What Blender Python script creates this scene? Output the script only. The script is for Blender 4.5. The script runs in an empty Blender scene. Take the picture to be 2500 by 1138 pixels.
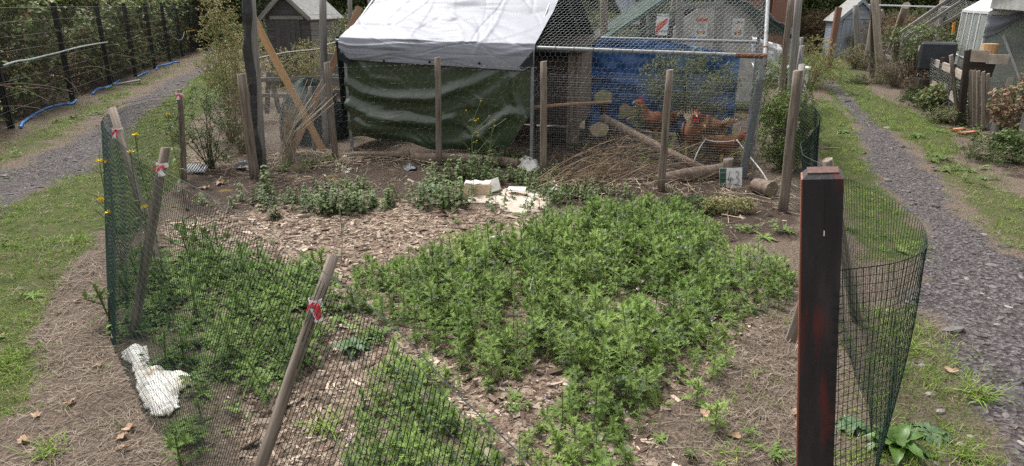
import bpy, bmesh, math, random
import numpy as np
from mathutils import Vector, Matrix, Quaternion
random.seed(7); RNG = np.random.default_rng(11)
R = math.radians
SC = bpy.context.scene
COL = SC.collection
# ------------------------------------------------------------------ camera
FPX, CX, CY, HC = 1650.0, 1250.0, 569.0, 1.75
PITCH = math.atan(559/1650.0); SP, CP = math.sin(PITCH), math.cos(PITCH)
cd = bpy.data.cameras.new('camera'); cam = bpy.data.objects.new('camera', cd); COL.objects.link(cam)
cd.sensor_width = 36; cd.lens = FPX/2500*36; cd.clip_start = .05; cd.clip_end = 300
cam.location = (0, 0, HC); cam.rotation_euler = (math.pi/2-PITCH, 0, 0)
SC.camera = cam
# ------------------------------------------------------------------ sky, sun, exposure
SUN_EL, SUN_AZ = R(58), R(-35)      # azimuth from +Y (north) clockwise; light comes from behind the beds, high up
SKY_STRENGTH, SUN_STRENGTH, SUN_ANGLE, EXPOSURE = .15, 1.8, R(15), .93
w = bpy.data.worlds.new('World'); SC.world = w; w.use_nodes = True
nt = w.node_tree; nt.nodes.clear()
sky = nt.nodes.new('ShaderNodeTexSky'); sky.sky_type = 'NISHITA'; sky.sun_disc = False
sky.sun_elevation = SUN_EL; sky.sun_rotation = SUN_AZ; sky.dust_density = 4; sky.ozone_density = 1; sky.air_density = 1
hs = nt.nodes.new('ShaderNodeHueSaturation'); hs.inputs['Saturation'].default_value = .08
bg = nt.nodes.new('ShaderNodeBackground'); bg.inputs[1].default_value = SKY_STRENGTH
wo = nt.nodes.new('ShaderNodeOutputWorld')
nt.links.new(sky.outputs[0], hs.inputs['Color']); nt.links.new(hs.outputs[0], bg.inputs[0]); nt.links.new(bg.outputs[0], wo.inputs[0])
sl = bpy.data.lights.new('sun', 'SUN'); sl.energy = SUN_STRENGTH; sl.angle = SUN_ANGLE; sl.color = (1, .965, .91)
so = bpy.data.objects.new('sun', sl); COL.objects.link(so); so.location = (0, 0, 20)
sd = Vector((math.sin(SUN_AZ)*math.cos(SUN_EL), math.cos(SUN_AZ)*math.cos(SUN_EL), math.sin(SUN_EL)))
so.rotation_euler = sd.to_track_quat('Z', 'Y').to_euler()
SC.view_settings.view_transform = 'Standard'; SC.view_settings.look = 'None'
SC.view_settings.exposure = EXPOSURE; SC.view_settings.gamma = 1; SC.view_settings.use_curve_mapping = False
SC.cycles.max_bounces = 5; SC.cycles.diffuse_bounces = 2; SC.cycles.glossy_bounces = 2
SC.cycles.transmission_bounces = 4; SC.cycles.transparent_max_bounces = 8
SC.cycles.use_denoising = False; SC.cycles.caustics_reflective = False; SC.cycles.caustics_refractive = False

# ------------------------------------------------------------------ surveying: photograph pixel -> place on the ground / at a depth
def G(px, py, z=0.0):
    u, v = (px-CX)/FPX, (py-CY)/FPX
    d = (HC-z)/(SP+v*CP)
    return Vector((u*d, d*(CP-v*SP), z))
def AT(px, py, Y):
    u, v = (px-CX)/FPX, (py-CY)/FPX
    d = Y/(CP-v*SP)
    return Vector((u*d, Y, HC-d*(SP+v*CP)))

# ------------------------------------------------------------------ noise in numpy
def _h(ix, iy, s):
    n = (ix*374761393 + iy*668265263 + s*1442695041) & 0x7fffffff
    n = ((n ^ (n >> 13))*1274126177) & 0x7fffffff
    return ((n ^ (n >> 16)) & 0xffff)/65535.0
def vn(x, y, s=0):
    x = np.asarray(x, float); y = np.asarray(y, float)
    ix = np.floor(x).astype(np.int64); iy = np.floor(y).astype(np.int64)
    fx = x-ix; fy = y-iy; fx = fx*fx*(3-2*fx); fy = fy*fy*(3-2*fy)
    a = _h(ix, iy, s); b = _h(ix+1, iy, s); c = _h(ix, iy+1, s); d = _h(ix+1, iy+1, s)
    return (a*(1-fx)+b*fx)*(1-fy)+(c*(1-fx)+d*fx)*fy
def fbm(x, y, s=0, o=4):
    t = 0; a = .5; n = 0
    for i in range(o):
        t = t+a*vn(x*2**i+13.7*i, y*2**i-7.1*i, s+i); n += a; a *= .55
    return t/n

# ------------------------------------------------------------------ regions of the ground (outlines on the ground)
def poly(*pts): return np.array([G(*p)[:2] for p in pts])
REG = dict(
 gravel_l=poly((-600,680),(-300,520),(-80,450),(30,415),(150,360),(240,305),(330,245),(400,205),(450,180),(500,158),(548,128),(556,132),(545,152),(500,178),(440,217),(350,285),(290,340),(235,398),(140,440),(60,480),(0,512),(-200,640),(-600,900)),
 gravel_r=poly((2000,185),(2012,205),(2045,245),(2088,290),(2110,330),(2128,380),(2150,430),(2210,510),(2300,580),(2270,660),(2235,740),(2330,800),(2400,900),(2430,1000),(2470,1080),(2600,1300),(4200,1300),(3200,900),(2500,640),(2420,600),(2340,520),(2280,440),(2225,370),(2175,325),(2118,292),(2082,245),(2055,215),(2030,195)),
 garden=poly((447,440),(380,500),(315,607),(270,700),(262,800),(300,900),(345,1000),(440,1138),(700,1700),(2000,1500),(1960,1138),(1945,850),(1935,700),(1940,560),(1913,510),(1960,300),(1900,150),(1480,130),(820,150),(612,160),(600,300),(560,400)),
 soil=poly((455,440),(600,400),(830,370),(1300,380),(1480,150),(1860,160),(1840,420),(1915,510),(1940,600),(1780,590),(1740,540),(1500,500),(1300,500),(1000,490),(640,520),(520,540),(430,500)),
 chips=poly((400,560),(520,535),(640,510),(830,490),(1000,490),(1130,500),(1330,530),(1400,560),(1900,700),(1760,860),(1600,1000),(1540,1060),(1700,1200),(1300,1500),(700,1400),(560,1138),(600,900),(480,760),(400,650)),
 straw_l=poly((262,560),(240,600),(180,650),(150,700),(125,760),(95,830),(125,890),(100,950),(40,1010),(-60,1080),(-300,1200),(-200,1600),(760,1700),(445,1138),(345,1000),(300,900),(264,800),(268,700)),
 straw_r=poly((1945,740),(1850,790),(1790,850),(1770,930),(1640,980),(1560,1030),(1600,1080),(1680,1150),(1750,1300),(1990,1300),(1960,1138),(1945,850)),
 grass_l=poly((-600,900),(-200,640),(0,512),(60,480),(140,440),(235,398),(290,340),(350,285),(440,217),(500,178),(545,152),(560,200),(545,240),(475,290),(455,330),(447,430),(380,490),(315,590),(262,560),(240,600),(180,650),(150,700),(125,760),(95,830),(125,890),(100,950),(40,1010),(-60,1080),(-300,1200)),
 verge_l=poly((-60,440),(20,400),(130,350),(240,290),(330,225),(400,190),(450,168),(500,148),(530,128),(500,140),(450,158),(390,178),(300,210),(210,255),(150,285),(90,312),(0,350)),
 grass_r=poly((1995,115),(2035,140),(2075,178),(2130,222),(2200,262),(2300,300),(2345,350),(2335,375),(2290,380),(2230,350),(2180,322),(2105,305),(2060,270),(2000,240),(1985,300),(2010,410),(2060,480),(2110,640),(2230,640),(2280,590),(2200,510),(2140,430),(2110,380),(2080,300),(2040,250),(2000,200),(1970,150)),
 grass_r2=poly((2240,370),(2300,440),(2360,520),(2440,600),(2500,640),(2900,760),(2900,560),(2500,480),(2420,430),(2330,380)),
 grass_r3=poly((2080,760),(2230,740),(2330,810),(2390,900),(2430,1000),(2470,1090),(2600,1300),(2100,1300)),
 thistle=poly((1070,625),(1130,605),(1230,600),(1310,560),(1420,525),(1530,515),(1640,520),(1720,560),(1780,640),(1850,650),(1935,660),(1940,750),(1830,780),(1770,860),(1740,915),(1640,950),(1590,1010),(1500,1080),(1500,1300),(1300,1300),(1300,1090),(1400,980),(1330,900),(1260,930),(1190,960),(1080,880),(1000,820),(880,740),(850,680),(900,660),(1000,660)),
 thistle_f=poly((950,870),(1040,900),(1120,960),(1170,1040),(1200,1160),(1100,1500),(760,1500),(850,1100),(860,1010),(900,930)),
 plots_r=poly((1995,95),(2040,140),(2100,165),(2230,245),(2340,335),(2420,400),(2500,440),(3300,560),(3300,95)),
 cloth=poly((296, 868), (330, 858), (360, 850), (372, 905), (405, 915), (440, 912), (485, 925), (470, 945), (445, 965), (440, 1000), (418, 1035), (370, 1040), (340, 1000), (325, 950), (300, 882)),
 hole=poly((1200,750),(1280,740),(1310,800),(1270,840),(1215,820)),
 weeds_f=poly((300,690),(360,640),(480,620),(600,640),(720,650),(820,690),(880,760),(900,840),(800,860),(720,900),(640,960),(560,1010),(520,1138),(470,1138),(400,1040),(380,900),(300,820)),
)
def sdist(name, X, Y):
    P = REG[name]; X = np.asarray(X, float); Y = np.asarray(Y, float)
    best = np.full(X.shape, 1e9); ins = np.zeros(X.shape, bool)
    n = len(P)
    for i in range(n):
        ax, ay = P[i]; bx, by = P[(i+1) % n]
        ex, ey = bx-ax, by-ay; L = ex*ex+ey*ey+1e-12
        t = np.clip(((X-ax)*ex+(Y-ay)*ey)/L, 0, 1)
        best = np.minimum(best, np.hypot(X-ax-t*ex, Y-ay-t*ey))
        c = ((ay > Y) != (by > Y)) & (X < ex*(Y-ay)/(ey if abs(ey) > 1e-9 else 1e-9)+ax)
        ins ^= c
    return np.where(ins, best, -best)
def mask(name, X, Y, w=.12, n=.15):
    d = sdist(name, X, Y)+(fbm(np.asarray(X)*3, np.asarray(Y)*3, hash(name) % 97 if False else len(name), 3)-.5)*2*n
    t = np.clip(d/(2*w)+.5, 0, 1)
    return t*t*(3-2*t)
FX0, FSL = -7.42, -.29
def fence_x(Y): return FX0+FSL*(Y-10)
def hz(X, Y):
    X = np.asarray(X, float); Y = np.asarray(Y, float)
    h = (fbm(X*1.3, Y*1.3, 3)-.5)*.05+(fbm(X*6, Y*6, 5, 3)-.5)*.022
    h = h*np.clip((Y-.5)/2, .3, 1)
    d = fence_x(Y)-.5-X                                     # earth bank behind the black fence
    h = h+np.clip(d, 0, 4)*.62+np.clip(d-4, 0, 10)*.1
    m = np.exp(-((X-2.35)**2+(Y-5.0)**2)/.18)*.07            # molehill heap by the stake
    h = h+m
    s = np.clip(sdist('straw_l', X, Y)/.25, 0, 1)
    return h+s*.03
def gz(x, y): return float(hz(np.array([x]), np.array([y]))[0])
def GG(px, py):
    p = G(px, py); p.z = gz(p.x, p.y); return p

# ------------------------------------------------------------------ mesh helpers
def new_mesh(name, V, F, rnd=None, smooth=False):
    V = np.asarray(V, np.float32).reshape(-1, 3)
    me = bpy.data.meshes.new(name)
    if isinstance(F, np.ndarray) and F.ndim == 2:
        k = F.shape[1]; nf = len(F)
        me.vertices.add(len(V)); me.vertices.foreach_set('co', V.ravel())
        me.loops.add(nf*k); me.loops.foreach_set('vertex_index', F.astype(np.int32).ravel())
        me.polygons.add(nf); me.polygons.foreach_set('loop_start', np.arange(0, nf*k, k, dtype=np.int32))
        try: me.polygons.foreach_set('loop_total', np.full(nf, k, np.int32))
        except Exception: pass
        me.update(calc_edges=True)
    else:
        me.from_pydata(V.tolist(), [], [list(f) for f in F])
        me.update()
    if rnd is not None:
        a = me.attributes.new('rnd', 'FLOAT', 'POINT'); a.data.foreach_set('value', np.asarray(rnd, np.float32))
    me.polygons.foreach_set('use_smooth', np.full(len(me.polygons), smooth))
    return me
def add(name, me, mat=None, parent=None, M=None):
    """link a mesh whose vertices are in place coordinates; parts are expressed relative to their thing"""
    o = bpy.data.objects.new(name, me); COL.objects.link(o)
    if mat and not me.materials: me.materials.append(mat)
    if M is None: M = Matrix.Identity(4)
    if parent is not None:
        o.parent = parent; o.matrix_parent_inverse = Matrix.Identity(4)
        W = Matrix.Identity(4); q = parent
        chain = []
        while q is not None: chain.append(q); q = q.parent
        for q in reversed(chain): W = W @ q.matrix_basis
        o.matrix_basis = W.inverted() @ M
    else: o.matrix_basis = M
    return o
def recentre(o, loc=None):
    """put a top-level mesh's origin at its base"""
    me = o.data; n = len(me.vertices); c = np.empty(n*3, np.float32); me.vertices.foreach_get('co', c); c = c.reshape(-1, 3)
    if loc is None: loc = ((c[:, 0].min()+c[:, 0].max())/2, (c[:, 1].min()+c[:, 1].max())/2, c[:, 2].min())
    c -= np.array(loc, np.float32); me.vertices.foreach_set('co', c.ravel()); me.update()
    o.matrix_basis = Matrix.Translation(loc) @ o.matrix_basis
    return o
def tag(o, label=None, cat=None, group=None, kind=None):
    if label: o['label'] = label
    if cat: o['category'] = cat
    if group: o['group'] = group
    if kind: o['kind'] = kind
    return o
def thing(name, label, cat, loc, group=None):
    o = bpy.data.objects.new(name, None); COL.objects.link(o); o.empty_display_size = .2
    o.location = loc; return tag(o, label, cat, group)
class MB:
    def __init__(s): s.v = []; s.f = []
    def quad(s, a, b, c, d):
        n = len(s.v); s.v += [tuple(a), tuple(b), tuple(c), tuple(d)]; s.f.append((n, n+1, n+2, n+3)); return s
    def box(s, c, size, M=None, j=0):
        n = len(s.v)
        for i in range(8):
            p = Vector(((i & 1)-.5, ((i >> 1) & 1)-.5, ((i >> 2) & 1)-.5))
            p = Vector((p.x*size[0]+random.uniform(-j, j), p.y*size[1]+random.uniform(-j, j), p.z*size[2]+random.uniform(-j, j)))
            if M: p = M @ p
            s.v.append(tuple(p+Vector(c)))
        for f in ((0,2,3,1),(4,5,7,6),(0,1,5,4),(2,6,7,3),(0,4,6,2),(1,3,7,5)): s.f.append(tuple(n+k for k in f))
        return s
    def tube(s, pts, r, n=8, cap=True, sq=1.0, jit=0):
        pts = [Vector(p) for p in pts]; m = len(pts)
        rs = r if hasattr(r, '__len__') else [r]*m
        base = len(s.v); up = None
        for i, p in enumerate(pts):
            t = (pts[min(i+1, m-1)]-pts[max(i-1, 0)]).normalized()
            if up is None:
                up = Vector((0, 0, 1)) if abs(t.z) < .9 else Vector((1, 0, 0))
            a = t.cross(up).normalized(); b = a.cross(t).normalized(); up = b
            for k in range(n):
                g = 2*math.pi*k/n; rr = rs[i]*(1+random.uniform(-jit, jit))
                s.v.append(tuple(p+a*(math.cos(g)*rr)+b*(math.sin(g)*rr*sq)))
        for i in range(m-1):
            for k in range(n):
                k2 = (k+1) % n
                s.f.append((base+i*n+k, base+i*n+k2, base+(i+1)*n+k2, base+(i+1)*n+k))
        if cap:
            s.f.append(tuple(base+k for k in reversed(range(n)))); s.f.append(tuple(base+(m-1)*n+k for k in range(n)))
        return s
    def grid(s, fn, nu, nv):
        base = len(s.v)
        for j in range(nv+1):
            for i in range(nu+1): s.v.append(tuple(fn(i/nu, j/nv)))
        for j in range(nv):
            for i in range(nu):
                a = base+j*(nu+1)+i; s.f.append((a, a+1, a+nu+2, a+nu+1))
        return s
    def obj(s, name, mat, parent=None, smooth=False, M=None):
        o = add(name, new_mesh(name, s.v, s.f, smooth=smooth), mat, parent, M)
        return o
def solid(o, t, off=-1):
    m = o.modifiers.new('thickness', 'SOLIDIFY'); m.thickness = t; m.offset = off; return o
def frame_z(p0, p1, roll=0.0, ref=None):
    """matrix with local z running from p0 to p1"""
    z = (Vector(p1)-Vector(p0)).normalized()
    ref = Vector(ref) if ref else (Vector((0, 1, 0)) if abs(z.y) < .9 else Vector((1, 0, 0)))
    x = ref.cross(z).normalized(); y = z.cross(x)
    M = Matrix((x, y, z)).transposed().to_4x4()
    return Matrix.Translation(p0) @ M @ Matrix.Rotation(roll, 4, 'Z')
def plank(name, p0, p1, w, t, mat, parent=None, roll=0.0, ref=None, j=.0015, bow=0.0):
    """a board from p0 to p1, width w, thickness t; slightly uneven, arrises knocked off"""
    L = (Vector(p1)-Vector(p0)).length; c = min(w, t)*.12
    prof = [(-w/2+c, -t/2), (w/2-c, -t/2), (w/2, -t/2+c), (w/2, t/2-c), (w/2-c, t/2), (-w/2+c, t/2), (-w/2, t/2-c), (-w/2, -t/2+c)]
    m = 4 if L > .25 else 2; v = []; f = []
    for i in range(m):
        q = i/(m-1); b = bow*math.sin(math.pi*q)
        jx, jy = random.uniform(-j, j), random.uniform(-j, j)
        for (x, y) in prof: v.append((x+jx+random.uniform(-j, j)*.5, y+jy+b, L*q+random.uniform(-j, j)*(2 if i in (0, m-1) else 0)))
    for i in range(m-1):
        for k in range(8): f.append((i*8+k, i*8+(k+1) % 8, (i+1)*8+(k+1) % 8, (i+1)*8+k))
    f.append(tuple(reversed(range(8)))); f.append(tuple((m-1)*8+k for k in range(8)))
    return add(name, new_mesh(name, v, f), mat, parent, frame_z(p0, p1, roll, ref))
def post(name, p0, p1, r, mat, parent=None, r2=None, n=12, wob=.004, cut=.15):
    """a round stake with a slightly uneven outline and a sloping cut top"""
    L = (Vector(p1)-Vector(p0)).length; r2 = r2 or r; m = 7; v = []; f = []
    ph = [random.uniform(.93, 1.05) for _ in range(n)]
    cx = cy = 0
    for i in range(m):
        q = i/(m-1); rr = r+(r2-r)*q
        cx += random.uniform(-wob, wob); cy += random.uniform(-wob, wob)
        for k in range(n):
            g = 2*math.pi*k/n; a = rr*ph[k]*random.uniform(.98, 1.02)
            z = L*q+(math.cos(g)*rr*cut if i == m-1 else 0)
            v.append((cx+math.cos(g)*a, cy+math.sin(g)*a, z))
    for i in range(m-1):
        for k in range(n): f.append((i*n+k, i*n+(k+1) % n, (i+1)*n+(k+1) % n, (i+1)*n+k))
    f.append(tuple(reversed(range(n)))); f.append(tuple((m-1)*n+k for k in range(n)))
    me = new_mesh(name, v, f)
    for p in me.polygons: p.use_smooth = len(p.vertices) == 4
    return add(name, me, mat, parent, frame_z(p0, p1))
def wires(P0, P1, r):
    """many straight wires: three sided prisms"""
    P0 = np.asarray(P0, float); P1 = np.asarray(P1, float); n = len(P0)
    d = P1-P0; L = np.linalg.norm(d, axis=1, keepdims=True)+1e-9; d = d/L
    ref = np.where(np.abs(d[:, 2:3]) < .9, np.array([[0, 0, 1.]]), np.array([[1., 0, 0]]))
    a = np.cross(d, ref); a /= np.linalg.norm(a, axis=1, keepdims=True)+1e-9; b = np.cross(d, a)
    r = np.broadcast_to(np.asarray(r, float), (n,))[:, None]
    V = np.empty((n, 6, 3))
    for k in range(3):
        g = 2*math.pi*k/3; o = (a*math.cos(g)+b*math.sin(g))*r
        V[:, k] = P0+o; V[:, 3+k] = P1+o
    F = np.array([(0,1,4,3),(1,2,5,4),(2,0,3,5)])
    F = (F[None]+np.arange(n)[:, None, None]*6).reshape(-1, 4)
    return V.reshape(-1, 3), F
def wire_obj(name, segs, r, mat, parent=None):
    a = np.array([[*s[0], *s[1]] for s in segs], float)
    V, F = wires(a[:, :3], a[:, 3:], r)
    return add(name, new_mesh(name, V, F), mat, parent)
def hexnet(S, W, Hh, cell, warp=.12, hw=1.0):
    """segments of hexagonal netting on a surface S(u, v) that spans W x Hh metres"""
    seg = []; cw = cell; ch = cell*1.15*hw
    nx = int(W/cw)+1; ny = int(Hh/(ch*.75))+1
    def P(i, j, k):
        x = (i+(.5 if j % 2 else 0))*cw; y = j*ch*.75
        ox, oy = ((0, 0), (0, .25*ch), (cw/2, -.25*ch))[0], 0
        return x, y
    pts = {}
    def pt(x, y):
        key = (round(x*2/cw), round(y*4/ch))
        if key not in pts:
            a = max(0, min(1, (x+random.uniform(-warp, warp)*cw)/W)); b = max(0, min(1, (y+random.uniform(-warp, warp)*ch)/Hh))
            pts[key] = tuple(S(a, b))
        return pts[key]
    for j in range(ny):
        for i in range(nx):
            x = (i+(.5 if j % 2 else 0))*cw; y = j*ch*.75
            if x > W or y > Hh: continue
            top = pt(x, y+ch*.5) if False else None
            a = pt(x, y+ch*.25); b = pt(x, y-ch*.25) if y > 0 else pt(x, 0)
            seg.append((b, a))
            if x-cw/2 >= -1e-6: seg.append((a, pt(x-cw/2, y+ch*.5)))
            if x+cw/2 <= W: seg.append((a, pt(x+cw/2, y+ch*.5)))
    return seg
def squarenet(S, W, Hh, cu, cv, step=.25, sag=.0):
    seg = []
    nu, nv = int(W/cu), int(Hh/cv); mu, mv = max(1, int(W/step)), max(1, int(Hh/step))
    for i in range(nu+1):
        for j in range(mv): seg.append((tuple(S(i/nu, j/mv)), tuple(S(i/nu, (j+1)/mv))))
    for j in range(nv+1):
        for i in range(mu): seg.append((tuple(S(i/mu, j/nv)), tuple(S((i+1)/mu, j/nv))))
    return seg

# ------------------------------------------------------------------ materials
def mat(name, stops, scale=8, detail=6, stretch=(1, 1, 1), rough=.85, bump=.3, bscale=None, rnd=0.0, hue=None, spec=.3, transl=0.0, metal=0.0, dist=.01, coord='Object', sheen=0, spots=None, alpha=None, bright2=None):
    m = bpy.data.materials.new(name); m.use_nodes = True; nt = m.node_tree; N = nt.nodes; Lk = nt.links; N.clear()
    out = N.new('ShaderNodeOutputMaterial'); b = N.new('ShaderNodeBsdfPrincipled')
    tc = N.new('ShaderNodeTexCoord'); mp = N.new('ShaderNodeMapping'); mp.inputs['Scale'].default_value = stretch
    Lk.new(tc.outputs[coord], mp.inputs[0])
    oi = N.new('ShaderNodeObjectInfo'); ad = N.new('ShaderNodeVectorMath'); ad.operation = 'ADD'
    sc = N.new('ShaderNodeVectorMath'); sc.operation = 'SCALE'; sc.inputs[0].default_value = (7.3, 3.1, 5.7)
    Lk.new(oi.outputs['Random'], sc.inputs['Scale']); Lk.new(mp.outputs[0], ad.inputs[0]); Lk.new(sc.outputs[0], ad.inputs[1])
    nz = N.new('ShaderNodeTexNoise'); nz.inputs['Scale'].default_value = scale; nz.inputs['Detail'].default_value = detail; nz.inputs['Roughness'].default_value = .65
    Lk.new(ad.outputs[0], nz.inputs['Vector'])
    cr = N.new('ShaderNodeValToRGB'); el = cr.color_ramp.elements
    while len(el) < len(stops): el.new(.5)
    for e, (p, c) in zip(el, stops): e.position = p; e.color = (*c, 1)
    Lk.new(nz.outputs[0], cr.inputs[0]); col = cr.outputs[0]
    if spots:
        n2 = N.new('ShaderNodeTexNoise'); n2.inputs['Scale'].default_value = spots[1]; n2.inputs['Detail'].default_value = 5
        Lk.new(ad.outputs[0], n2.inputs['Vector'])
        r2 = N.new('ShaderNodeValToRGB'); r2.color_ramp.elements[0].position = spots[2]; r2.color_ramp.elements[1].position = spots[2]+spots[3]
        Lk.new(n2.outputs[0], r2.inputs[0])
        mx = N.new('ShaderNodeMix'); mx.data_type = 'RGBA'; Lk.new(r2.outputs[0], mx.inputs[0]); Lk.new(col, mx.inputs[6]); mx.inputs[7].default_value = (*spots[0], 1)
        col = mx.outputs[2]
    if rnd:
        at = N.new('ShaderNodeAttribute'); at.attribute_name = 'rnd'
        mr = N.new('ShaderNodeMapRange'); mr.inputs[3].default_value = 1-rnd; mr.inputs[4].default_value = 1+rnd; Lk.new(at.outputs['Fac'], mr.inputs[0])
        h = N.new('ShaderNodeHueSaturation'); Lk.new(col, h.inputs['Color']); Lk.new(mr.outputs[0], h.inputs['Value'])
        if hue:
            wv = N.new('ShaderNodeMath'); wv.operation = 'MULTIPLY'; wv.inputs[1].default_value = 17.3; Lk.new(at.outputs['Fac'], wv.inputs[0])
            fr = N.new('ShaderNodeMath'); fr.operation = 'FRACT'; Lk.new(wv.outputs[0], fr.inputs[0])
            m2 = N.new('ShaderNodeMix'); m2.data_type = 'RGBA'; m2.inputs[7].default_value = (*hue[0], 1)
            r3 = N.new('ShaderNodeMapRange'); r3.inputs[1].default_value = 1-hue[1]-.05; r3.inputs[2].default_value = 1-hue[1]+.05; Lk.new(fr.outputs[0], r3.inputs[0])
            Lk.new(r3.outputs[0], m2.inputs[0]); Lk.new(col, m2.inputs[6]); Lk.new(m2.outputs[2], h.inputs['Color'])
        col = h.outputs[0]
    Lk.new(col, b.inputs['Base Color'])
    b.inputs['Roughness'].default_value = rough; b.inputs['Specular IOR Level'].default_value = spec; b.inputs['Metallic'].default_value = metal
    if bump:
        n3 = N.new('ShaderNodeTexNoise'); n3.inputs['Scale'].default_value = bscale or scale*4; n3.inputs['Detail'].default_value = 5
        Lk.new(ad.outputs[0], n3.inputs['Vector'])
        bp = N.new('ShaderNodeBump'); bp.inputs['Strength'].default_value = bump; bp.inputs['Distance'].default_value = dist
        Lk.new(n3.outputs[0], bp.inputs['Height']); Lk.new(bp.outputs[0], b.inputs['Normal'])
    sh = b.outputs[0]
    if transl:
        t = N.new('ShaderNodeBsdfTranslucent'); Lk.new(col, t.inputs[0]); ms = N.new('ShaderNodeMixShader'); ms.inputs[0].default_value = transl
        Lk.new(sh, ms.inputs[1]); Lk.new(t.outputs[0], ms.inputs[2]); sh = ms.outputs[0]
    Lk.new(sh, out.inputs[0]); return m
def two(a, b, **k): return [(.3, a), (.7, b)]
WOODS = (1, 1, .06)
M = {}
M['oldwood'] = mat('weathered_wood', [(.30, (.05, .04, .032)), (.44, (.15, .12, .095)), (.60, (.235, .195, .16)), (.75, (.34, .295, .25))], scale=46, stretch=WOODS, bump=.8, bscale=70, dist=.004, spots=((.06, .045, .035), 9, .62, .12))
M['stalkwood'] = mat('bleached_slat_wood', [(.28, (.16, .13, .105)), (.5, (.32, .27, .22)), (.75, (.44, .385, .325))], scale=40, stretch=WOODS, bump=.6, bscale=70, dist=.004)
M['greywood'] = mat('grey_wood', [(.25, (.10, .095, .088)), (.5, (.21, .20, .185)), (.8, (.33, .315, .29))], scale=34, stretch=WOODS, bump=.5, bscale=70, dist=.004)
M['darkwood'] = mat('dark_wood', [(.3, (.028, .023, .02)), (.7, (.085, .068, .056))], scale=30, stretch=WOODS, bump=.5, bscale=60, dist=.004)
M['blackwood'] = mat('black_grey_boards', [(.3, (.035, .033, .034)), (.75, (.11, .105, .105))], scale=30, stretch=WOODS, bump=.4, dist=.004)
M['newwood'] = mat('pale_new_wood', [(.3, (.46, .27, .13)), (.7, (.60, .38, .20))], scale=26, stretch=WOODS, bump=.2, dist=.002, rough=.65)
M['midwood'] = mat('brown_wood', [(.3, (.26, .15, .085)), (.7, (.36, .22, .13))], scale=26, stretch=WOODS, bump=.2, dist=.002)
M['redshed'] = mat('red_brown_cladding', [(.3, (.16, .085, .06)), (.7, (.24, .13, .095))], scale=20, stretch=WOODS, bump=.3, dist=.003)
M['blueshed'] = mat('blue_grey_paint', [(.3, (.20, .23, .28)), (.7, (.36, .39, .44))], scale=16, stretch=WOODS, bump=.3, dist=.003)
M['bark'] = mat('bark', [(.3, (.09, .065, .05)), (.7, (.27, .205, .16))], scale=22, stretch=(1, 1, .3), bump=1, bscale=40, dist=.01)
M['cutwood'] = mat('cut_log_end', [(.3, (.14, .115, .075)), (.7, (.27, .225, .15))], scale=30, bump=.4, spots=((.12, .13, .06), 6, .5, .2))
M['twig'] = mat('dead_twigs', [(.3, (.12, .08, .05)), (.7, (.29, .21, .135))], scale=9, bump=0, rnd=.4)
M['stalk'] = mat('bleached_stalks', [(.3, (.28, .22, .15)), (.7, (.46, .38, .28))], scale=9, bump=0, rnd=.35)
M['galv'] = mat('galvanised_steel', [(.3, (.17, .18, .19)), (.7, (.33, .34, .35))], scale=24, rough=.5, bump=.15, dist=.002, metal=.35, spots=((.15, .07, .04), 5, .66, .06))
M['galvd'] = mat('dull_dark_steel', [(.3, (.09, .10, .105)), (.7, (.17, .185, .19))], scale=24, rough=.55, bump=.15, metal=.3, dist=.002)
M['rust'] = mat('rusty_pipe', [(.3, (.10, .045, .03)), (.7, (.26, .12, .07))], scale=30, bump=.5, dist=.002)
M['netwire'] = mat('galvanised_netting', [(.3, (.27, .30, .29)), (.7, (.42, .46, .45))], scale=8, rough=.5, bump=0, spec=.4)
M['finewire'] = mat('fine_wire', [(.3, (.15, .155, .155)), (.7, (.25, .26, .26))], scale=8, rough=.5, bump=0)
M['darknet'] = mat('black_bird_netting', [(.3, (.025, .025, .025)), (.7, (.06, .06, .06))], scale=8, rough=.6, bump=0)
M['greymesh'] = mat('grey_fence_wire', [(.3, (.10, .10, .10)), (.7, (.20, .20, .20))], scale=8, rough=.5, bump=0)
M['blackpaint'] = mat('black_powder_coat', [(.3, (.009, .009, .011)), (.7, (.02, .02, .023))], scale=6, rough=.45, bump=.1)
M['greenplastic'] = mat('green_plastic_mesh', [(.3, (.005, .017, .012)), (.7, (.010, .029, .021))], scale=7, rough=.5, bump=0, spec=.15)
M['greennet'] = mat('green_netting', [(.3, (.03, .065, .052)), (.7, (.06, .12, .095))], scale=7, rough=.6, bump=0)
M['whitetarp'] = mat('white_tarpaulin', [(.3, (.25, .26, .305)), (.7, (.305, .315, .36))], scale=3, rough=.5, bump=.2, bscale=30, dist=.004, spec=.3, transl=.1)
M['greentarp'] = mat('dark_green_tarpaulin', [(.3, (.024, .044, .02)), (.7, (.034, .06, .028))], scale=4, rough=.3, bump=.22, bscale=16, dist=.006, spec=.9)
M['tarpback'] = mat('tarpaulin_underside', [(.3, (.012, .016, .02)), (.7, (.02, .027, .03))], scale=4, rough=.5, bump=.1)
M['bluetarp'] = mat('blue_tarpaulin', [(.3, (.015, .07, .22)), (.7, (.045, .13, .32))], scale=5, rough=.4, bump=.4, bscale=18, dist=.008, spec=.5)
M['bluehose'] = mat('blue_water_pipe', [(.3, (.05, .22, .62)), (.7, (.10, .32, .75))], scale=8, rough=.35, bump=0, spec=.5, spots=((.2, .22, .22), 7, .62, .1))
M['greyhose'] = mat('pale_grey_hose', [(.3, (.28, .34, .34)), (.7, (.42, .47, .46))], scale=8, rough=.4, bump=0)
M['yellowhose'] = mat('yellow_hose', [(.3, (.6, .42, .10)), (.7, (.75, .56, .2))], scale=8, rough=.4, bump=0)
M['whiteplastic'] = mat('white_plastic', [(.3, (.62, .60, .56)), (.7, (.75, .73, .70))], scale=8, rough=.45, bump=.1, spots=((.40, .33, .25), 5, .58, .2))
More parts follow.
